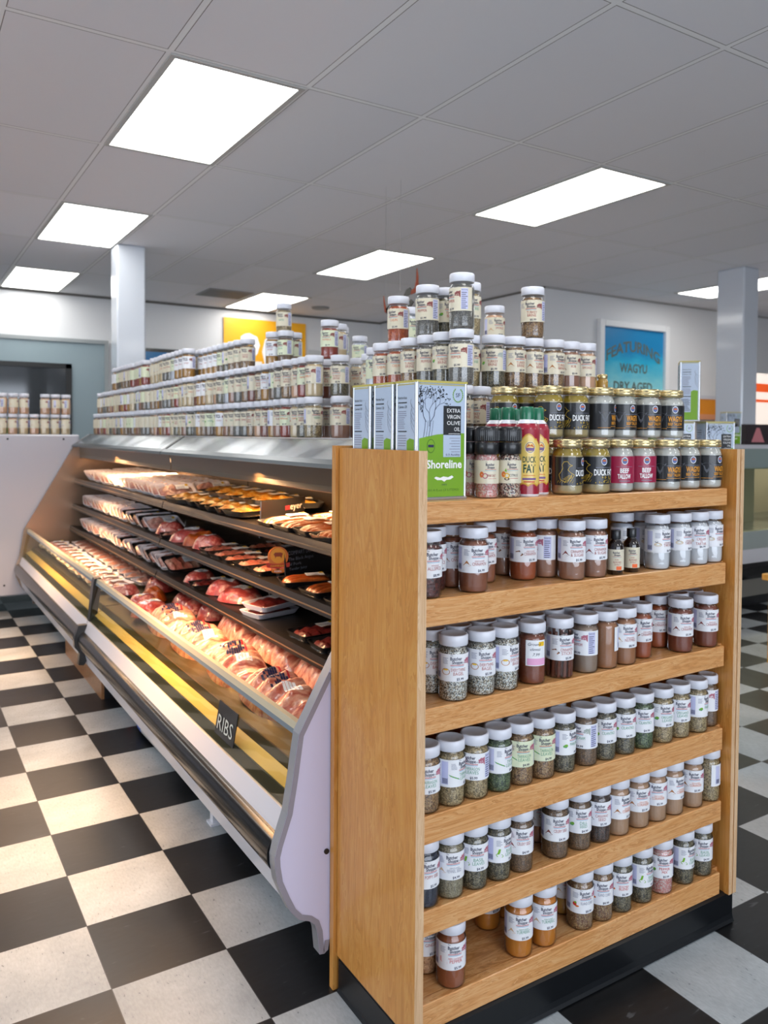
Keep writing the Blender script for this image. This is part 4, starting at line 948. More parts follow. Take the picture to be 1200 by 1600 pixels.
JARS = {2:[(1.006,1.459,'B','allspice'),(1.062,1.52,'B','allspice'),(1.131,1.533,'B','cinnamon'),(1.137,1.459,'B','cinnamon6'),(1.233,1.538,'S','cinnamon'),(1.344,1.601,'B','sticks'),(1.342,1.52,'B','gcinnamon'),(1.416,1.521,'B','nutri_brown'),(1.449,1.459,'B','cinnsugar'),(1.526,1.459,'B','cinnsugar'),(1.599,1.452,'A','almond'),(1.666,1.458,'A','almond'),(1.723,1.544,'B','clear'),(1.796,1.526,'B','cream'),(1.769,1.459,'B','cream'),(1.858,1.459,'B','cream'),(1.935,1.46,'B','tartar'),(2.005,1.465,'B','cream')],3:[(1.07,1.528,'B','everything'),(1.082,1.459,'B','everything'),(1.162,1.459,'B','everything'),(1.232,1.459,'B','bagelpic'),(1.32,1.46,'B','cloves'),(1.412,1.459,'B','cinnsticks'),(1.499,1.459,'B','cardamom'),(1.571,1.459,'B','plainbrown'),(1.641,1.459,'B','nutmeg'),(1.726,1.472,'S','gcinnamon'),(1.855,1.527,'B','gcinnamon'),(1.872,1.459,'B','saigon'),(1.982,1.459,'B','saigon'),(1.145,1.527,'B','back3'),(1.226,1.531,'B','back3'),(1.299,1.529,'B','back3'),(1.377,1.524,'B','back3'),(1.463,1.544,'B','back3'),(1.533,1.54,'B','back3'),(1.602,1.537,'B','back3'),(1.672,1.535,'B','back3'),(1.769,1.56,'B','back3'),(1.931,1.52,'B','back3'),(2.005,1.526,'B','back3')],4:[(1.006,1.459,'B','tarragonb'),(1.076,1.459,'B','tarpic'),(1.145,1.459,'B','tarragon5'),(1.215,1.459,'B','tyme'),(1.284,1.459,'B','tarragon4'),(1.354,1.459,'B','tarragon4'),(1.424,1.459,'B','marjoram'),(1.501,1.459,'B','marjpig'),(1.57,1.459,'B','cilantro'),(1.643,1.459,'B','cilantro'),(1.715,1.459,'B','cilantrog'),(1.795,1.459,'B','oregano'),(1.866,1.459,'B','oregano'),(1.943,1.459,'B','parsley'),(2.01,1.468,'S','dillpig'),(1.249,1.531,'B','back4'),(1.319,1.531,'B','back4'),(1.389,1.531,'B','back4'),(1.462,1.531,'B','back4')],5:[(1.006,1.459,'B','poppy'),(1.076,1.459,'B','fennel'),(1.146,1.459,'B','basil'),(1.216,1.459,'B','basilpic'),(1.286,1.459,'B','celery'),(1.421,1.54,'B','backbrown'),(1.404,1.459,'B','celery'),(1.483,1.459,'B','dill'),(1.554,1.459,'B','caraway'),(1.625,1.459,'B','corpic'),(1.703,1.459,'B','coriander'),(1.773,1.459,'B','coriander'),(1.844,1.459,'B','corpic'),(1.929,1.459,'B','coriander'),(2.005,1.459,'B','plainherb')],6:[(1.060,1.530,'B','ginger'),(1.083,1.459,'B','cayenne'),(1.29,1.583,'B','turmericback'),(1.361,1.600,'B','turmericback'),(1.288,1.459,'B','turmeric'),(1.367,1.459,'B','turmeric'),(1.505,1.531,'B','mustard'),(1.495,1.459,'B','curry'),(1.567,1.459,'B','curry'),(1.64,1.459,'B','veg'),(1.721,1.459,'B','basilpic'),(1.804,1.459,'B','cayveg'),(1.895,1.459,'B','basilpic'),(1.976,1.459,'B','basil')]}
SN = {2: 'second', 3: 'third', 4: 'fourth', 5: 'fifth', 6: 'bottom'}
TURN = {'tarragon5': -.45, 'marjpig': -.75, 'cardamom': -1.0, 'tarpic': .85, 'tyme': .75, 'marjoram': .80, 'basilpic': .75, 'bagelpic': .65, 'corpic': .65, 'cream': .62, 'tartar': .1, 'parsley': 1.0, 'nutri_brown': -1.35, 'plainbrown': 2.6, 'plainherb': 2.1, 'dillpig': -.7, 'cloves': .15, 'clear': .9}
almond = None
def almond_bottle(label, loc, rz):
    t = thing('extract_bottle', label, 'bottle', loc, rz, 'almond extract bottles')
    q = MB(); q.lathe([(.019, 0), (.0215, .003), (.0215, .070), (.020, .078), (.012, .088), (.0105, .09), (.0105, .096)], mat('amber_glass', '#1c0f0b', .08, coat=1), 24); obj('bottle_body', q, t)
    q = MB(); q.lathe([(.0125, .092), (.0128, .093), (.0128, .113), (.012, .1145)], BLK, 20); obj('cap', q, t)
    p = Print(cyl(.0216), .0002); p.rect(-.045, .045, .012, .066, CREAM, .0001, .003)
    p.text('Butcher', -.001, .0555, .0052, NAVY, width=.018, bold=.02); p.text('Shoppe', .001, .0495, .0052, NAVY, width=.016, bold=.02); p.rect(-.011, .013, .0472, .0478, RED, .0004); p.rect(-.010, .012, .0452, .0458, CYAN, .0004)
    p.text('PURE', 0, .038, .003, INKR); p.text('ALMOND', .001, .0305, .0055, INKR, width=.021); p.text('EXTRACT', .002, .025, .004, INKR, width=.016); p.rect(-.001, .013, .013, .0225, ORG, .0005)
    obj('paper_label', p.mb, t)
for sh, lst in JARS.items():
    z = ZT[sh-1]+.0006; order = sorted(range(len(lst)), key=lambda i: lst[i][0])
    cnt = {}
    for i in order:
        x, y, sz, k = lst[i]; cnt[k] = cnt.get(k, 0)+1; tot = sum(1 for q in lst if q[3] == k)
        if sz == 'A':
            almond_bottle(f"small dark almond extract bottle, {'left' if cnt[k] == 1 else 'right'} of the two on the second rack shelf", (x, y, z), face(x, y, .18)); continue
        nm, pr_, col, pic, fk, desc = LK[k]
        paper = GREENP if k == 'tarragon4' else PAPER
        lab = f"jar of {desc}, {SN[sh]} rack shelf" + (f", {ordn(cnt[k])} from left" if tot > 1 else '')
        rr = random.Random(int(x*977)+sh)
        rz = face(x, y, .18+TURN.get(k, rr.choice([.05, .12, .25])*1.0))
        kw = dict(name=nm, price=pr_, col=col, pic=pic, paper=paper, seed=len(k), detail=0 if k.startswith('back') and k != 'backbrown' else 2, pig=PIGG if k == 'marjpig' else PIG)
        if k == 'cloves': kw = dict(hand=True, half=.026)
        if k in ('plainbrown', 'plainherb'): kw['half'] = 2.0*RB
        if k == 'cinnsticks':
            t = thing('spice_jar', lab, 'jar', (x, y, z), rz, f'jars on the {SN[sh]} rack shelf')
            obj('jar_body', SHELL['B'][0], t); obj('lid', SHELL['B'][1], t); obj('paper_label', label_mesh('B', k, **kw), t)
            q = MB(); cs = mat('cinnamon_bark', '#7a3d22', .6)
            for a in range(19):
                rad = .0285 if a < 12 else .017; an = a*PI/6 if a < 12 else a*2*PI/7
                q.tube([(rad*math.cos(an), rad*math.sin(an), .003), (rad*math.cos(an+.12), rad*math.sin(an+.12), .112-.01*(a % 3))], .0042, cs, 7)
            obj('contents', q, t); continue
        jar(sz, fk, k, kw, lab, (x, y, z), rz, f'jars on the {SN[sh]} rack shelf')
# two herb jars lying on their sides behind the front row of the fourth shelf
for i, (x, y) in enumerate([(1.06, 1.535), (1.20, 1.60)]):
    t = jar('B', 'herbd', 'back4', dict(name=('HERBS',), price='$4.99', col=INKG, pic='leaf', seed=5), f"{'left' if i == 0 else 'right'} one of two herb jars lying on their sides on the fourth rack shelf", (x-.07, y+.0, ZT[3]+RB+.001), 0, 'jars on the fourth rack shelf')
    t.rotation_euler = (0, H2, 0)

# ------------------------------------------------------------------ rack top: tins, grinders, spray cans, fat jars
def tin(label, loc, rz=0):
    t = thing('olive_oil_tin', label, 'tin', loc, rz, 'olive oil tins')
    W, D, H = .160, .086, .268
    tinb = mat('tin_pale_blue', '#b9c8dc', .3, coat=.5); tg = mat('tin_green', '#77a81f', .3, coat=.5); tm = mat('tin_edge', '#c6c8cc', .25, metal=.9); tgd = mat('tin_gold_line', '#c2b45c', .4)
    q = MB(); q.box((0, 0, .003), (W, D, H-.004), tinb, .005); obj('can_body', q, t)
    q = MB()
    for a, c in ((.0035, .0035), (W-.0035, .0035), (.0035, D-.0035), (W-.0035, D-.0035)): q.lathe([(.0047, .003), (.0047, H-.003)], tm, 12, (a, c, 0))
    for z in (0, H-.005):
        for lo, hi in [((-.001, -.001, z), (W+.001, .003, z+.005)), ((-.001, D-.003, z), (W+.001, D+.001, z+.005)), ((-.001, .003, z), (.003, D-.003, z+.005)), ((W-.003, .003, z), (W+.001, D-.003, z+.005))]: q.box(lo, hi, tm if z == 0 else tgd)
    obj('rim', q, t)
    for back in (0, 1):
        p = Print((lambda x, y, l: (x, -l, y)) if not back else (lambda x, y, l: (W-x, D+l, y)), .0003)
        p.poly([(.0085, .006), (W-.0085, .006), (W-.0085, .150), (W*.7, .150), (W*.4, .147), (W*.2, .142), (.0085, .138)], tg, .0004)
        p.rect(.0085, W-.0085, H-.010, H-.008, tgd, .0005)
        R2 = random.Random(3)
        def branch(x, y, a, ln, wd, d):
            nx, ny = x+math.cos(a)*ln, y+math.sin(a)*ln
            nx = min(max(nx, .012), .100 if ny < .19 else .130); ny = min(ny, .250)
            mx_, my_ = (x+nx)/2+R2.uniform(-.2, .2)*ln, (y+ny)/2
            p.line([(x, y), (mx_, my_), (nx, ny)], wd, NAVY, .0006)
            if d < 4:
                for s_ in (-1, 1): branch(nx, ny, a+s_*R2.uniform(.3, .7), ln*R2.uniform(.65, .85), wd*.7, d+1)
            if d > 2:
                for _ in range(2):
                    lx, ly, la = nx+R2.uniform(-.007, .007), ny+R2.uniform(-.006, .006), R2.uniform(0, PI)
                    p.poly([(lx-.003*math.cos(la), ly-.003*math.sin(la)), (lx+.0012*math.sin(la), ly-.0012*math.cos(la)), (lx+.003*math.cos(la), ly+.003*math.sin(la)), (lx-.0012*math.sin(la), ly+.0012*math.cos(la))], BLACK, .0007)
        for x0, w2 in ((.026, .0012), (.034, .0008), (.042, .0012), (.050, .0008)): p.line([(x0-.004, .141), (x0, .160), (x0+.002, .178)], w2, NAVY, .0006)
        branch(.030, .175, 2.0, .026, .0016, 0); branch(.044, .176, 1.1, .028, .0016, 0); branch(.04, .165, 1.6, .03, .0014, 1)
        n = 20
        for k in range(n):
            a = 2*PI*k/n
            if abs(a-PI/2) > .35: p.poly([(.130+.0155*math.cos(a)+.003*math.cos(a+1.9), .237+.0155*math.sin(a)+.003*math.sin(a+1.9)), (.130+.0175*math.cos(a), .237+.0175*math.sin(a)), (.130+.0155*math.cos(a)-.003*math.cos(a+1.9), .237+.0155*math.sin(a)-.003*math.sin(a+1.9)), (.130+.0135*math.cos(a), .237+.0135*math.sin(a))], tg, .0006)
        p.text('SF', .130, .2325, .0095, NAVY, width=.014, lift=.0006)
        p.rect(.084, .140, .146, .212, mat('tin_black', '#1c1e22', .4), .0007)
        for k, tx in enumerate(('EXTRA', 'VIRGIN', 'OLIVE', 'OIL')): p.text(tx, .137, .197-k*.0140, .0093, INKW, 'r', None if tx == 'OIL' else .042, lift=.0012)
        p.rect(.100, .137, .1485, .1495, INKW, .0012)
        p.rect(.084, .140, .096, .146, tinb, .0007)
        for k in range(6): p.rect(.137-(.034-.006*(k % 2)), .137, .138-k*.0062, .1395-k*.0062, GREY, .0012)
        p.text('0.3 Acidity', .137, .099, .005, NAVY, 'r', .045, lift=.0012)
        p.ell(.045, .121, .013, .016, mat('tin_green_dark', '#4c7a14', .4), .0006); p.ell(.045, .121, .011, .014, tg, .0008); p.rect(.036, .054, .118, .124, NAVY, .001)
        p.text('Shoreline', .088, .071, .019, INKW, width=.112, bold=.025, lift=.0008)
        p.poly([(.056, .049), (.062, .052), (.075, .049), (.085, .052), (.10, .050), (.112, .054), (.118, .050), (.108, .045), (.095, .044), (.088, .040), (.080, .044), (.066, .044)], INKW, .0008)
        p.text('GREECE', .088, .032, .0035, NAVY, lift=.0008); p.text('101.4 fl.oz (3 LITERS)', .085, .019, .0055, mat('tin_green_dark', '#4c7a14', .4), width=.10, lift=.0008)
        obj('front_print', p.mb, t)
        p = Print((lambda x, y, l: (-l, D-x, y)) if not back else (lambda x, y, l: (W+l, x, y)), .0003)
        p.rect(.0085, D-.0085, H-.010, H-.008, tgd, .0005); 
        p.poly([(.048, .006), (D-.0085, .006), (D-.0085, .135), (.060, .138), (.048, .132)], tg, .0004); p.poly([(.0085, .006), (.048, .006), (.048, .04), (.0085, .04)], tg, .0004)
        p.text('Nutrition Facts', .012, .2265, .0062, BLACK, 'l', .036); p.rect(.012, .048, .217, .2195, BLACK, .0006); p.text('Calories 120', .012, .206, .0062, BLACK, 'l', .036); p.lines(.012, .048, .160, .202, 9, GREY, 4, .4)
        p.rect(.012, .048, .152, .1545, BLACK, .0006); p.lines(.012, .048, .120, .148, 5, GREY, 5, .4); p.rect(.012, .048, .108, .1115, BLACK, .0006); p.lines(.012, .048, .045, .102, 11, NAVY, 6, .4)
        R2 = random.Random(9)
        for k in range(5): p.line([(.078, .150+k*.013), (.070, .160+k*.012), (.062+R2.uniform(0, .006), .170+k*.012), (.066, .182+k*.011)], .0007, NAVY, .0006)
        obj('side_print', p.mb, t)
    return t
ZR = 1.2685
t1 = tin('olive oil tin nearest the camera showing its green and white front', (.985, 1.4735, ZR))
t1.scale = (.875, 1, 1)
dup(t1, (.986, 1.574, ZR), (0, 0, 0), 'middle olive oil tin directly behind the front one')
dup(t1, (.985, 1.676, ZR), (0, 0, 0), 'rearmost left olive oil tin beside the spice jars')

def grinder(label, loc, rz, fk, pic, nm):
    t = thing('spice_grinder', label, 'grinder', loc, rz, 'black-capped grinders')
    r = .0285
    q = MB(); q.lathe([(r-.002, 0), (r, .003), (r, .014), (r-.0015, .017), (r-.0005, .02), (r-.0005, .092), (r-.003, .098), (r-.006, .104)], GLASS, 28, cap1=False); obj('jar_body', q, t)
    q = MB(); q.lathe([(r-.005, .002), (r-.003, .006), (r-.003, .092), (r-.007, .103), (.001, .103)], FILLS[fk], 24, cap1=False); obj('contents', q, t)
    q = MB(); q.lathe([(r-.002, .102), (r, .104), (r, .128), (r-.001, .130)], BLK, 28); q.lathe([(r-.001, .131), (r+.0005, .133), (r+.0005, .160), (r-.002, .166), (r-.004, .167), (r-.005, .165), (.001, .165)], BLK, 28, cap1=False)
    for k in range(36):
        a = 2*PI*k/36; q.box((r*math.cos(a)-.0006, r*math.sin(a)-.0006, .134), (r*math.cos(a)+.0006, r*math.sin(a)+.0006, .158), BLK)
    obj('grinder_cap', q, t)
    p = Print(cyl(r), .0003); p.rect(-.055, .055, .034, .088, CREAM, .0002, .003)
    p.text('The', -.009, .0830, .0025, NAVY); p.text('Butcher', 0, .0755, .0062, NAVY, width=.021, bold=.02); p.text('Shoppe', .002, .0690, .0062, NAVY, width=.018, bold=.02); p.rect(-.012, .016, .0665, .0673, RED, .0006); p.rect(-.012, .016, .0640, .0648, CYAN, .0006)
    p.text(nm, .004, .050, .0062, INKR if fk == 'salt' else NAVY, width=.021); p.rect(-.004, .016, .0455, .0463, RED, .0006)
    if pic: p.ell(-.012, .052, .0065, .0065, PIG if fk == 'salt' else YEL); p.ell(-.020, .055, .005, .007, INKO)
    if fk != 'salt': p.ell(-.012, .0445, .006, .0035, DKBR); p.poly([(-.018, .062), (-.014, .070), (-.012, .061)], LEAF)
    obj('paper_label', p.mb, t)
grinder('pink salt grinder with black cap half hidden by the olive oil tin', (1.181, 1.533, ZR), face(1.185, 1.53, .35), 'salt', 'x', 'PINK SALT')
grinder('pink salt grinder with black cap in the middle of three', (1.182, 1.470, ZR), face(1.182, 1.47, .30), 'salt', 'x', 'PINK SALT')
grinder('citrus pepper grinder with black cap, rightmost of three', (1.241, 1.459, ZR), face(1.241, 1.46, .25), 'citrus', 'x', 'CITRUS')

def spray(label, loc, rz):
    t = thing('spray_can', label, 'can', loc, rz, 'duck fat spray cans')
    r = .0312; rd = mat('can_red', '#9c1630', .3, coat=.6)
    q = MB(); q.lathe([(r-.002, 0), (r, .002), (r, .006)], WHITE, 28, cap1=False); q.lathe([(r, .006), (r, .160), (r-.001, .163)], rd, 28, cap0=False, cap1=False); q.lathe([(r-.001, .163), (r-.004, .172), (r-.010, .178), (r-.014, .180)], rd, 28, cap0=False, cap1=False); obj('can_body', q, t)
    q = MB(); q.lathe([(r-.006, .1755), (r-.0125, .183), (.0165, .186)], WHITE, 28, cap0=False); obj('shoulder_ring', q, t)
    q = MB(); q.lathe([(.0172, .182), (.0175, .184), (.0168, .212), (.0155, .2155), (.001, .216)], mat('cap_green', '#0f6b4a', .3, coat=.4), 24, cap1=False); obj('cap', q, t)
    p = Print(cyl(r), .0003); yl = mat('can_yellow', '#e8c868', .35, coat=.5)
    pts = []
    for s_ in range(-36, 37, 2):
        x = s_/1000; pts.append((x, .135+.012*max(0, math.cos(x*PI/.032)) if abs(x) < .024 else .125+.004*math.cos(x*500)))
    bot = [(s_/1000, .028+.006*abs(math.sin(s_*.13))) for s_ in range(36, -37, -2)]
    for a, c in zip(pts, reversed(bot)): pass
    for i in range(len(pts)-1):
        b0, b1 = bot[len(bot)-1-i], bot[len(bot)-2-i]
        p.mb.add([p.fn(pts[i][0], b0[1]-.004, .0002), p.fn(pts[i+1][0], b1[1]-.004, .0002), p.fn(pts[i+1][0], pts[i+1][1]+.004, .0002), p.fn(pts[i][0], pts[i][1]+.004, .0002)], [(0, 1, 2, 3)], mat('can_gold_line', '#d8a23a', .4))
        p.mb.add([p.fn(pts[i][0], b0[1], .0004), p.fn(pts[i+1][0], b1[1], .0004), p.fn(pts[i+1][0], pts[i+1][1], .0004), p.fn(pts[i][0], pts[i][1], .0004)], [(0, 1, 2, 3)], yl)
    p.ell(.004, .118, .0130, .0145, INKW, .0006, 20); p.ell(.004, .118, .0112, .0125, mat('badge_blue', '#5a6a9c', .5), .0008, 20); p.poly([(-.006, .118), (0, .126), (.004, .122), (.008, .126), (.014, .118)], INKO, .001); p.rect(-.006, .014, .110, .117, mat('badge_purple', '#7a5a8c', .5), .001)
    dg = mat('can_dark_green', '#1f4a3c', .5)
    p.text('DUCK', .003, .082, .0145, dg, width=.033, bold=.02, lift=.0007); p.text('FAT', .003, .058, .0200, dg, width=.030, bold=.03, lift=.0007); p.rect(-.012, .018, .050, .0515, INKO, .0006); p.rect(-.014, .020, .040, .045, mat('badge_purple', '#7a5a8c', .5), .0006); p.rect(-.011, .017, .0345, .037, RED, .0006)
    obj('printed_wrap', p.mb, t)
for i, (x, y, l) in enumerate([(1.303, 1.468, 'front duck fat spray can beside the grinders'), (1.366, 1.502, 'duck fat spray can between the front can and the duck drawing jar'), (1.317, 1.601, 'rear duck fat spray can, leftmost of the green caps'), (1.300, 1.535, 'rear duck fat spray can, green cap right behind the front can'), (1.384, 1.602, 'rear duck fat spray can, rightmost hidden green cap')]):
    spray(l, (x, y, ZR), face(x, y, .15))

def fat_jar(kind, label, loc, rz, group, h=1.0):
    t = thing('fat_jar', label, 'jar', loc, rz, group); r = .0400
    fc = {'duck': mat('duck_fat', '#c9b27c', .35, coat=1), 'duckoil': mat('duck_fat', '#c9b27c', .35, coat=1), 'beef': mat('tallow_white', '#dcd8cb', .4, coat=1), 'wagyu': mat('tallow_white', '#dcd8cb', .4, coat=1)}[kind]
    q = MB(); q.lathe([(r-.006, 0), (r-.001, .004), (r, .010), (r, .096), (r-.003, .106), (r-.008, .114), (r-.008, .120)], GLASS, 32, cap1=False); obj('jar_body', q, t)
    q = MB(); q.lathe([(r-.008, .003), (r-.003, .007), (r-.0025, .012), (r-.0025, .097)], fc, 28, cap1=(kind not in ('duck', 'duckoil'))); 
    q.lathe([(r-.0025, .097), (r-.005, .106), (r-.010, .114)], fc if kind not in ('duck', 'duckoil') else mat('clear_oil', '#b89a2e', .15, coat=1), 28, cap0=False); obj('contents', q, t)
    q = MB(); q.lathe([(r-.006, .117), (r-.003, .119), (r-.003, .128), (r-.0045, .129), (r-.003, .131), (r-.004, .136), (r-.007, .138), (.001, .1385)], GOLD, 32, cap1=False); obj('lid', q, t)
    bg = mat('label_magenta', '#9c1440', .4, coat=.4) if kind == 'beef' else mat('label_black', '#16181d', .4, coat=.4)
    p = Print(cyl(r), .0004); p.rect(-.072, .052, .024, .094, bg, .0003, .004)
    p.ell(.010, .082, .0085, .0098, INKW, .0008, 18); p.ell(.010, .082, .0070, .0080, mat('badge_blue', '#5a6a9c', .5), .001, 18); p.poly([(.004, .082), (.008, .087), (.010, .085), (.012, .087), (.016, .082)], INKO, .0013)
    p.rect(-.012, .034, .0665, .0672, GREY, .0008)
    if kind in ('duck', 'duckoil'):
        p.text('DUCK FAT', .012, .047, .0155, INKW, width=.056, bold=.03, lift=.0008); gy = mat('gold_ink', '#d9b53c', .4)
        R2 = random.Random(2)
        for k in range(34):
            x = R2.uniform(-.014, .040); y = .028+R2.random()**1.6*.016; p.poly([(x-.0014, y-.001), (x+.0014, y-.001), (x, y+.0015)], gy, .0008)
        duck = [(-.058, .050), (-.050, .036), (-.036, .032), (-.024, .038), (-.020, .050), (-.026, .058), (-.030, .066), (-.028, .074), (-.032, .082), (-.041, .083), (-.046, .076), (-.053, .073), (-.046, .070), (-.042, .062), (-.048, .056), (-.058, .050)]
        p.line([(-a-.085+.002, b_) for a, b_ in duck] if False else [(-.078-a, b_) for a, b_ in duck], .0010, gy, .0008)
        for k in range(5): p.line([(-.048+k*.003, .040+k*.002), (-.036+k*.002, .036+k*.003), (-.026, .044+k*.002)], .0007, gy, .0008)
        for k in range(7): p.line([(-.062+k*.006, .030), (-.058+k*.006, .036)], .0007, gy, .0008)
    elif kind == 'beef':
        p.text('BEEF', .010, .051, .0120, INKW, width=.024, bold=.03, lift=.0008); p.text('TALLOW', .010, .036, .0120, INKW, width=.036, bold=.03, lift=.0008); p.rect(-.004, .026, .029, .0305, GREY, .0008)
    else:
        oy = mat('label_orange_ink', '#e39a2c', .5)
        p.text('WAGYU', .012, .049, .0150, oy, width=.042, bold=.03, lift=.0008); p.text('BEEF TALLOW', .012, .038, .0080, oy, width=.042, bold=.02, lift=.0008); p.rect(-.012, .034, .0325, .0335, oy, .0008)
        gh = mat('ghost_grey', '#5d6068', .5)
        p.poly([(-.046, .074), (-.040, .070), (-.034, .073), (-.024, .073), (-.018, .070), (-.012, .074), (-.015, .067), (-.020, .064), (-.023, .052), (-.029, .044), (-.035, .052), (-.038, .064), (-.043, .067)], gh, .0008)
        p.rect(-.048, -.012, .029, .0300, oy, .0008)
    obj('paper_label', p.mb, t)
G1 = 'fat jars on the rack top'
F = [('duck', 1.436, 1.466, 'bottom layer duck fat jar showing a gold duck drawing', .95), ('duck', 1.534, 1.466, 'bottom layer duck fat jar showing its full name, right of the duck drawing', .35),
     ('beef', 1.630, 1.474, 'magenta beef tallow jar, left of two', .15), ('beef', 1.716, 1.474, 'magenta beef tallow jar, right of two', .15),
     ('wagyu', 1.808, 1.466, 'bottom layer black wagyu tallow jar, first right of the magenta ones', .35), ('wagyu', 1.903, 1.474, 'bottom layer black wagyu tallow jar, second right of the magenta ones', .25), ('wagyu', 1.990, 1.468, 'bottom layer black wagyu tallow jar beside the right rack panel', .70)]
for k, x, y, l, d in F: fat_jar(k, l, (x, y, ZR), face(x, y, d), G1)
Z2 = ZR+.1392
F2 = [('duckoil', 1.475, 1.576, 'upper duck fat jar behind the spray cans, name half visible', .45), ('duckoil', 1.556, 1.564, 'upper duck fat jar next to the tallow jars', .30), ('wagyu', 1.637, 1.548, 'upper tallow jar with only its dark cow head showing', 1.05), ('wagyu', 1.718, 1.545, 'upper wagyu tallow jar, second of four', .55), ('wagyu', 1.802, 1.530, 'upper wagyu tallow jar, third of four', .35), ('wagyu', 1.886, 1.520, 'upper wagyu tallow jar, last of four, full name showing', .15)]
for k, x, y, l, d in F2:
    fat_jar(k, l, (x, y, Z2), face(x, y, d), G1)
    if x < 1.80: fat_jar(k, l.replace('upper', 'hidden lower').split(',')[0]+', rear of the bottom layer', (x, y if x > 1.6 else y, ZR), face(x, y, d), G1)
for i, (x, y) in enumerate([(1.410, 1.680), (1.492, 1.684)]):
    fat_jar('duckoil', f"lower duck fat jar at the very back of the rack top, {'nearer the tins' if i == 0 else 'farther from the tins'}", (x, y, ZR), face(x, y, .2), G1)
    fat_jar('duckoil', f"upper yellow-oil duck fat jar at the back, {'nearer the tins' if i == 0 else 'farther from the tins'}", (x, y, Z2), face(x, y, .5), G1)

# ------------------------------------------------------------------ jars on top of the cases
TOPZ = 1.3988; TH = .1585; JS = 1.067
KINDS = [('tan', 'pale tan', CREAM, PIGM, INKO), ('redp', 'dark red', GREENP, PIGM, INKO), ('herbb', 'brown herb', CREAM, PIGM, INKR), ('herbd', 'dark herb', CREAM, PIGG, INKR), ('seedb', 'brown seed', GREENP, PIGM, INKG),
         ('gold', 'golden', PAPER, PIGM, INKR), ('peach', 'peach coloured', CREAM, PIGM, INKR), ('grey', 'grey pepper', CREAM, PIGM, INKR), ('pap', 'orange-red', CREAM, PIGM, INKO), ('curry', 'mixed brown', CREAM, PIGM, INKG), ('clearw', 'pale crystal', GREENP, PIGG, INKG), ('mild', 'light brown', CREAM, PIGM, INKR), ('saigon', 'reddish brown', CREAM, PIGM, INKR), ('herbt', 'tan herb', CREAM, PIGM, INKG)]
KI = {k[0]: i for i, k in enumerate(KINDS)}
rt_ = random.Random(21)
NAMES = {'tan': ('GARLIC',), 'redp': ('PAPRIKA',), 'pap': ('CAJUN',), 'herbb': ('TURKEY', 'BRINE'), 'herbd': ('TURKEY', 'BRINE'), 'peach': ('SMOKED',), 'seedb': ('STEAK',), 'gold': ('HONEY',), 'grey': ('PEPPER',), 'curry': ('TACO',), 'clearw': ('SALT',), 'mild': ('RUB',), 'saigon': ('BBQ', 'RUB'), 'herbt': ('HERBS',)}
def top_jar(k, x, y, tier, label, turn=None, pic=None, grp='jars lined up on the case top', zbase=None):
    fk, d, paper, pig, col = KINDS[KI[k]]
    z = (zbase if zbase is not None else TOPZ)+tier*TH
    dt = turn if turn is not None else rt_.choice([-.75, -.6, -.9, -.4, -.5, .3, -.7])
    det = 2 if y < 3.4 else (1 if y < 4.8 else 0)
    pc = pic or {'tan': 'garlic', 'redp': None, 'herbd': 'leaf', 'seedb': 'leaf', 'peach': 'pile_tan'}.get(k)
    jar('B', fk, f'top_{k}_{det}_{pc}', dict(name=NAMES[k], price='$5.99' if det == 2 else '', col=col, pic=pc, paper=paper, pig=pig, detail=det, seed=KI[k]), label.format(d=d), (x, y, z), face(x, y, dt), grp).scale = (JS,)*3
TIER = ['bottom', 'second', 'third', 'fourth']
SEQ0 = ['herbt', 'herbd', 'tan', 'redp', 'mild', 'gold', 'saigon', 'peach', 'herbb', 'grey', 'grey', 'curry', 'mild', 'gold', 'seedb', 'seedb', 'curry', 'gold', 'grey', 'herbd', 'mild']
SEQ1 = ['tan', 'tan', 'redp', 'peach', 'herbb', 'grey', 'grey', 'seedb', 'gold', 'herbb', 'saigon', 'curry', 'grey', 'seedb', 'mild', 'clearw', 'herbd', 'peach', 'tan', 'gold', 'redp', 'gold', 'saigon', 'tan']
SEQ2 = ['herbb', 'curry', 'curry', 'herbd', 'seedb', 'gold', 'gold', 'gold', 'gold', 'clearw', 'grey', 'grey', 'tan', 'tan', 'tan', 'tan', 'herbd', 'redp', 'gold', 'redp', 'redp', 'redp']
G2, G3, G4 = 'jars lined up on the case top', 'jars in the rear lines on the case top', 'jars heaped at the near end of the case top'
y = 2.775; n = 1
while y < 6.62:
    jx = rt_.uniform(-.008, .010)
    pil = 6.64 < y
    top_jar(SEQ0[(n-1) % len(SEQ0)], 1.383+jx, y, 0, '{d} spice jar, front case-top line, bottom layer, '+f'{ordn(n)} from the oil tins', grp=G2)
    if y < 6.45: top_jar(SEQ1[(n*7//6) % len(SEQ1)], 1.386+jx, y+rt_.uniform(-.003, .003), 1, '{d} spice jar, front case-top line, second layer, '+f'{ordn(n)} from the oil tins', grp=G2)
    if 4.30 < y < 6.05 and n % 13 != 5: top_jar(SEQ2[(n-15) % len(SEQ2)], 1.388+jx, y, 2, '{d} spice jar, front case-top line, third layer, '+f'{ordn(n)} from the oil tins', grp=G2)
    n += 1; y += .0765
n = 1; y = 3.30
while y < 4.42:
    for ti in range(3):
        x = 1.468 if y > 3.7 else (1.50 if n % 2 else 1.475)
        if ti == 2 and 3.42 < y < 3.62: continue
        top_jar(SEQ2[(n+3) % 9] if ti == 2 else SEQ1[(n*3+ti) % len(SEQ1)], x, y, ti, '{d} spice jar, second case-top line, '+TIER[ti]+' layer, '+f'{ordn(n)} from the rack side', grp=G3)
    n += 1; y += .0775
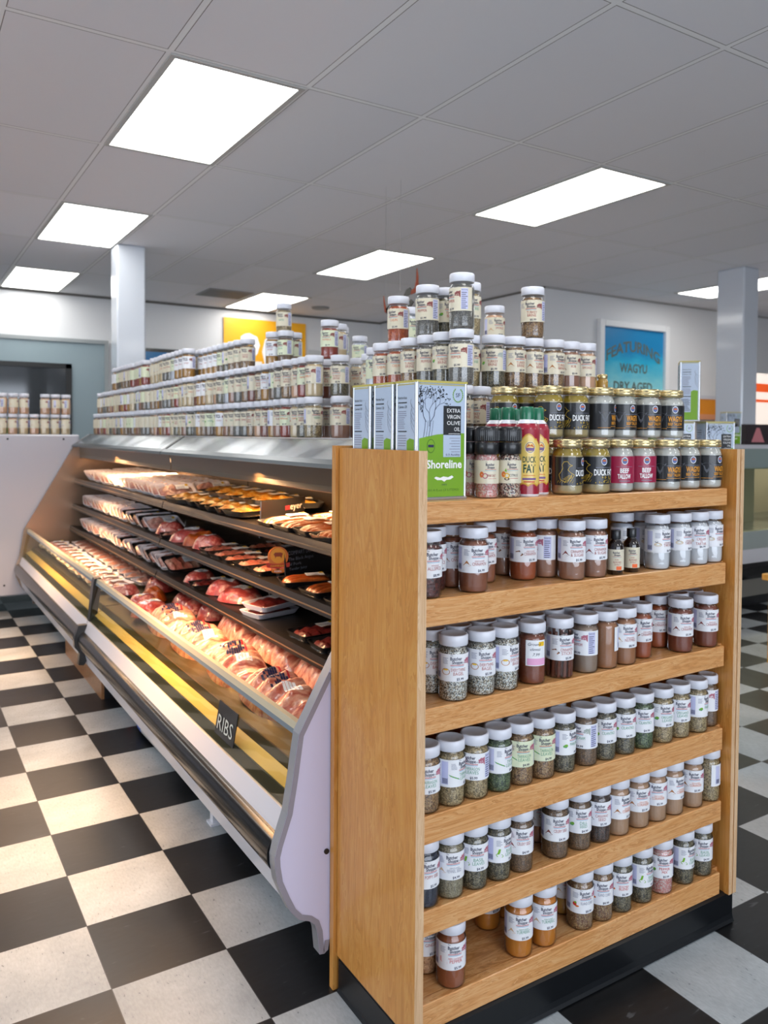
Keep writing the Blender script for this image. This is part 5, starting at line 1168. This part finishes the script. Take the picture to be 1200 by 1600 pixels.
ST = [(1.455, 2.705, 2, 'tan', 'herbd'), (1.425, 2.64, 0, 'tan', 'herbt'), (1.508, 2.892, 3, 'saigon', 'redp'), (1.530, 2.60, 2, 'clearw', 'tan'), (1.590, 2.97, 3, 'tan', 'tan'), (1.640, 3.045, 3, 'grey', 'clearw'), (1.575, 2.77, 2, 'tan', 'tan'), (1.87, 3.28, 3, 'clearw', 'clearw'), (1.560, 3.34, 3, 'grey', 'seedb'), (1.575, 3.42, 3, 'seedb', 'herbb'), (1.59, 3.52, 4, 'herbd', 'herbt')]
SW = ['beside the front line corner', 'nearest the rearmost tin', 'carrying the dark red jar', 'next to the heap gap', 'showing a pale garlic jar', 'behind the pale garlic jar', 'in the shade of the garlic stack', 'alone far back by the heap gap', 'below the yellow banner, nearer', 'below the yellow banner, middle', 'carrying the lone top jar']
for (x, y, h_, a_, c_), wd in zip(ST, SW):
    for ti in range(max(1, h_)): top_jar(c_ if ti == h_-1 else (a_ if ti == 1 else 'mild'), x, y, ti, '{d} spice jar, '+TIER[ti]+' of the stack '+wd, grp=G3, turn=-.5)
# heap at the near end of the case
E = [(1.386, 1.844), (1.463, 1.862), (1.545, 1.895), (1.620, 1.888), (1.697, 1.892), (1.774, 1.880), (1.850, 1.888), (1.926, 1.892)]
KE0 = ['herbd', 'herbb', 'herbb', 'clearw', 'herbb', 'grey', 'herbb', 'peach']
KE1 = ['grey', 'herbb', 'herbd', 'herbb', 'herbb', 'herbb', 'mild', 'peach']
for i, (x, y) in enumerate(E):
    top_jar(KE0[i], x, y, 0, '{d} spice jar, heap behind the rack, bottom layer, '+f'{ordn(i+1)} from the tall corner', grp=G4)
    if i != 1: top_jar(KE1[i], x, y, 1, '{d} spice jar, heap behind the rack, second layer, '+f'{ordn(i+1)} from the tall corner', turn=[-.6, -.3, -.2, .5, .6, .7, .3, .1][i], pic='pile_brown' if 2 < i < 7 else None, grp=G4)
top_jar('grey', 1.386, 1.844, 2, '{d} spice jar crowning the heap corner, highest jar of all', turn=-1.15, grp=G4)
top_jar('herbb', 1.697, 1.892, 2, '{d} spice jar alone on top of the row beside the blue poster', turn=-.2, grp=G4)
FL = [(1.386, 1.925, 'herbd', 'herbd'), (1.388, 2.012, 'herbd', 'grey'), (1.386, 2.10, 'saigon', 'herbb'), (1.395, 2.193, 'saigon', 'pap'), (1.388, 2.275, 'grey', 'pap'), (1.435, 2.40, 'grey', 'clearw')]
for i, (x, y, a, c) in enumerate(FL):
    top_jar(a, x, y, 0, '{d} spice jar, heap flank above the tins, bottom layer, '+f'{ordn(i+1)} from the corner', grp=G4)
    top_jar(c, x, y, 1, '{d} spice jar, heap flank above the tins, second layer, '+f'{ordn(i+1)} from the corner', turn=-.35, grp=G4)
IN = [(1.408, 2.050, 'grey'), (1.442, 2.270, 'pap'), (1.482, 2.06, 'herbd'), (1.489, 1.945, 'herbt'), (1.83, 2.24, 'peach'), (1.60, 2.44, 'clearw')]
IW = ['left of the highest jar', 'in front of the bull sign', 'close behind the highest jar, one side', 'close behind the highest jar, other side', 'in the gap beside the lone jar', 'behind the orange-red jar']
for (x, y, k), wd in zip(IN, IW):
    if x < 1.45: top_jar(k, x, y, 2, '{d} spice jar, third layer of the heap, '+wd, turn=-.6, grp=G4); continue
    for ti in range(3): top_jar(k, x, y, ti, '{d} spice jar, '+TIER[ti]+' of the heap stack '+wd, turn=.4, grp=G4)
for i, (x, y) in enumerate([(1.955, 1.965), (1.998, 1.935)]): pass
top_jar('peach', 2.000, 1.905, 0, '{d} spice jar at the far end of the heap under the tiny gold-lidded jars', grp=G4)
# small golden jars on the heap's right end
b0 = MB(); b0.lathe([(.017, 0), (.019, .002), (.019, .040), (.015, .048), (.015, .05)], mat('honey_glass', '#b08a3c', .15, coat=1), 20)
b1 = MB(); b1.lathe([(.0165, .049), (.017, .050), (.017, .061), (.0155, .063)], GOLD, 20)
m0, m1 = b0.mesh('jar_body'), b1.mesh('lid')
for i, (x, y) in enumerate([(1.982, 1.915), (2.017, 1.900)]):
    t = thing('honey_jar', f"tiny gold-lidded jar at the end of the heap, {'nearer the tallest jar' if i == 0 else 'nearer the poster edge'}", 'jar', (x, y, TOPZ+TH), 0, 'tiny gold-lidded jars'); obj('jar_body', m0, t); obj('lid', m1, t)

# oil tins on the stand behind the right side of the rack
b = MB(); b.box((2.82, 2.25, 0), (3.27, 2.60, 1.215), mat('stand_grey', '#b9bcc0', .4), .005); tag(obj('plinth_stand', b), 'low grey stand behind the right rack panel carrying oil tins', 'stand')
dup(t1, (2.93, 2.39, 1.2155), (0, 0, -.55), 'lower oil tin behind the tallow jars, half hidden under the single one')
dup(t1, (3.10, 2.296, 1.2155), (0, 0, -.40), 'lower oil tin just above the far rack panel')
dup(t1, (3.05, 2.295, 1.4845), (0, 0, .72), 'single oil tin turned sideways on top of the two lower tins')

# background jars on the white cabinet
m = 1
for i in range(13):
    x = .26+i*.0765
    k = ['herbd', 'seedb', 'tan', 'peach', 'peach', 'peach', 'tan', 'peach', 'tan', 'peach', 'tan', 'tan', 'tan'][i]
    top_jar(k, x, 6.80, 0, '{d} spice jar, bottom layer on the white cabinet, '+f'{ordn(i+1)} from the left', grp='jars on the white cabinet', zbase=1.3945, turn=rt_.uniform(-.5, .5))
    if i in (5, 6, 7, 8, 10, 11, 12):
        top_jar('peach', x+.004, 6.80, 1, '{d} spice jar, upper layer on the white cabinet, '+f'{ordn(i+1)} from the left', grp='jars on the white cabinet', zbase=1.3945, turn=rt_.uniform(-1.5, 1.5))
dup(t1, (.42, 7.0, 1.395), (0, 0, -.2), 'distant oil tin on the white cabinet, left one')
dup(t1, (.66, 7.0, 1.395), (0, 0, -.2), 'distant oil tin on the white cabinet, right one')
# goods on the right service case
dup(t1, (5.82, 4.12, 1.3525), (0, 0, -.35), 'distant oil tin on the right service case')
for i, x in enumerate((5.2, 5.36)):
    t = thing('green_box', f"green carton on the right service case, {'left' if i == 0 else 'right'} one", 'box', (x, 4.3, 1.3525), 0, 'green cartons'); q = MB(); q.box((0, 0, 0), (.15, .1, .2), mat('carton_green', '#4c7a1c', .5), .003); obj('carton', q, t)
t = thing('snack_box', 'dark box with a pink triangle on the right service case', 'box', (6.06, 4.10, 1.3525), -.3); q = MB(); q.box((0, 0, 0), (.26, .08, .17), mat('box_dark', '#2a2024', .5), .003); obj('carton', q, t)
p = Print(lambda x, y, l: (x, -l, y)); p.poly([(.05, .02), (.10, .14), (.13, .14), (.18, .02)], mat('box_pink', '#c27a80', .5)); obj('artwork', p.mb, t)
t = thing('golden_bag', 'shiny golden bag in the right service case', 'bag', (5.98, 4.30, .664)); q = MB(); q.prism([(0, 0), (.04, .10), (-.02, .16), (.06, .13), (.09, .20), (.12, .13), (.2, .17), (.15, .10), (.18, 0)], 0, .08, mat('bag_gold', '#c9a23a', .35, metal=.5), 'y'); obj('bag', q, t)
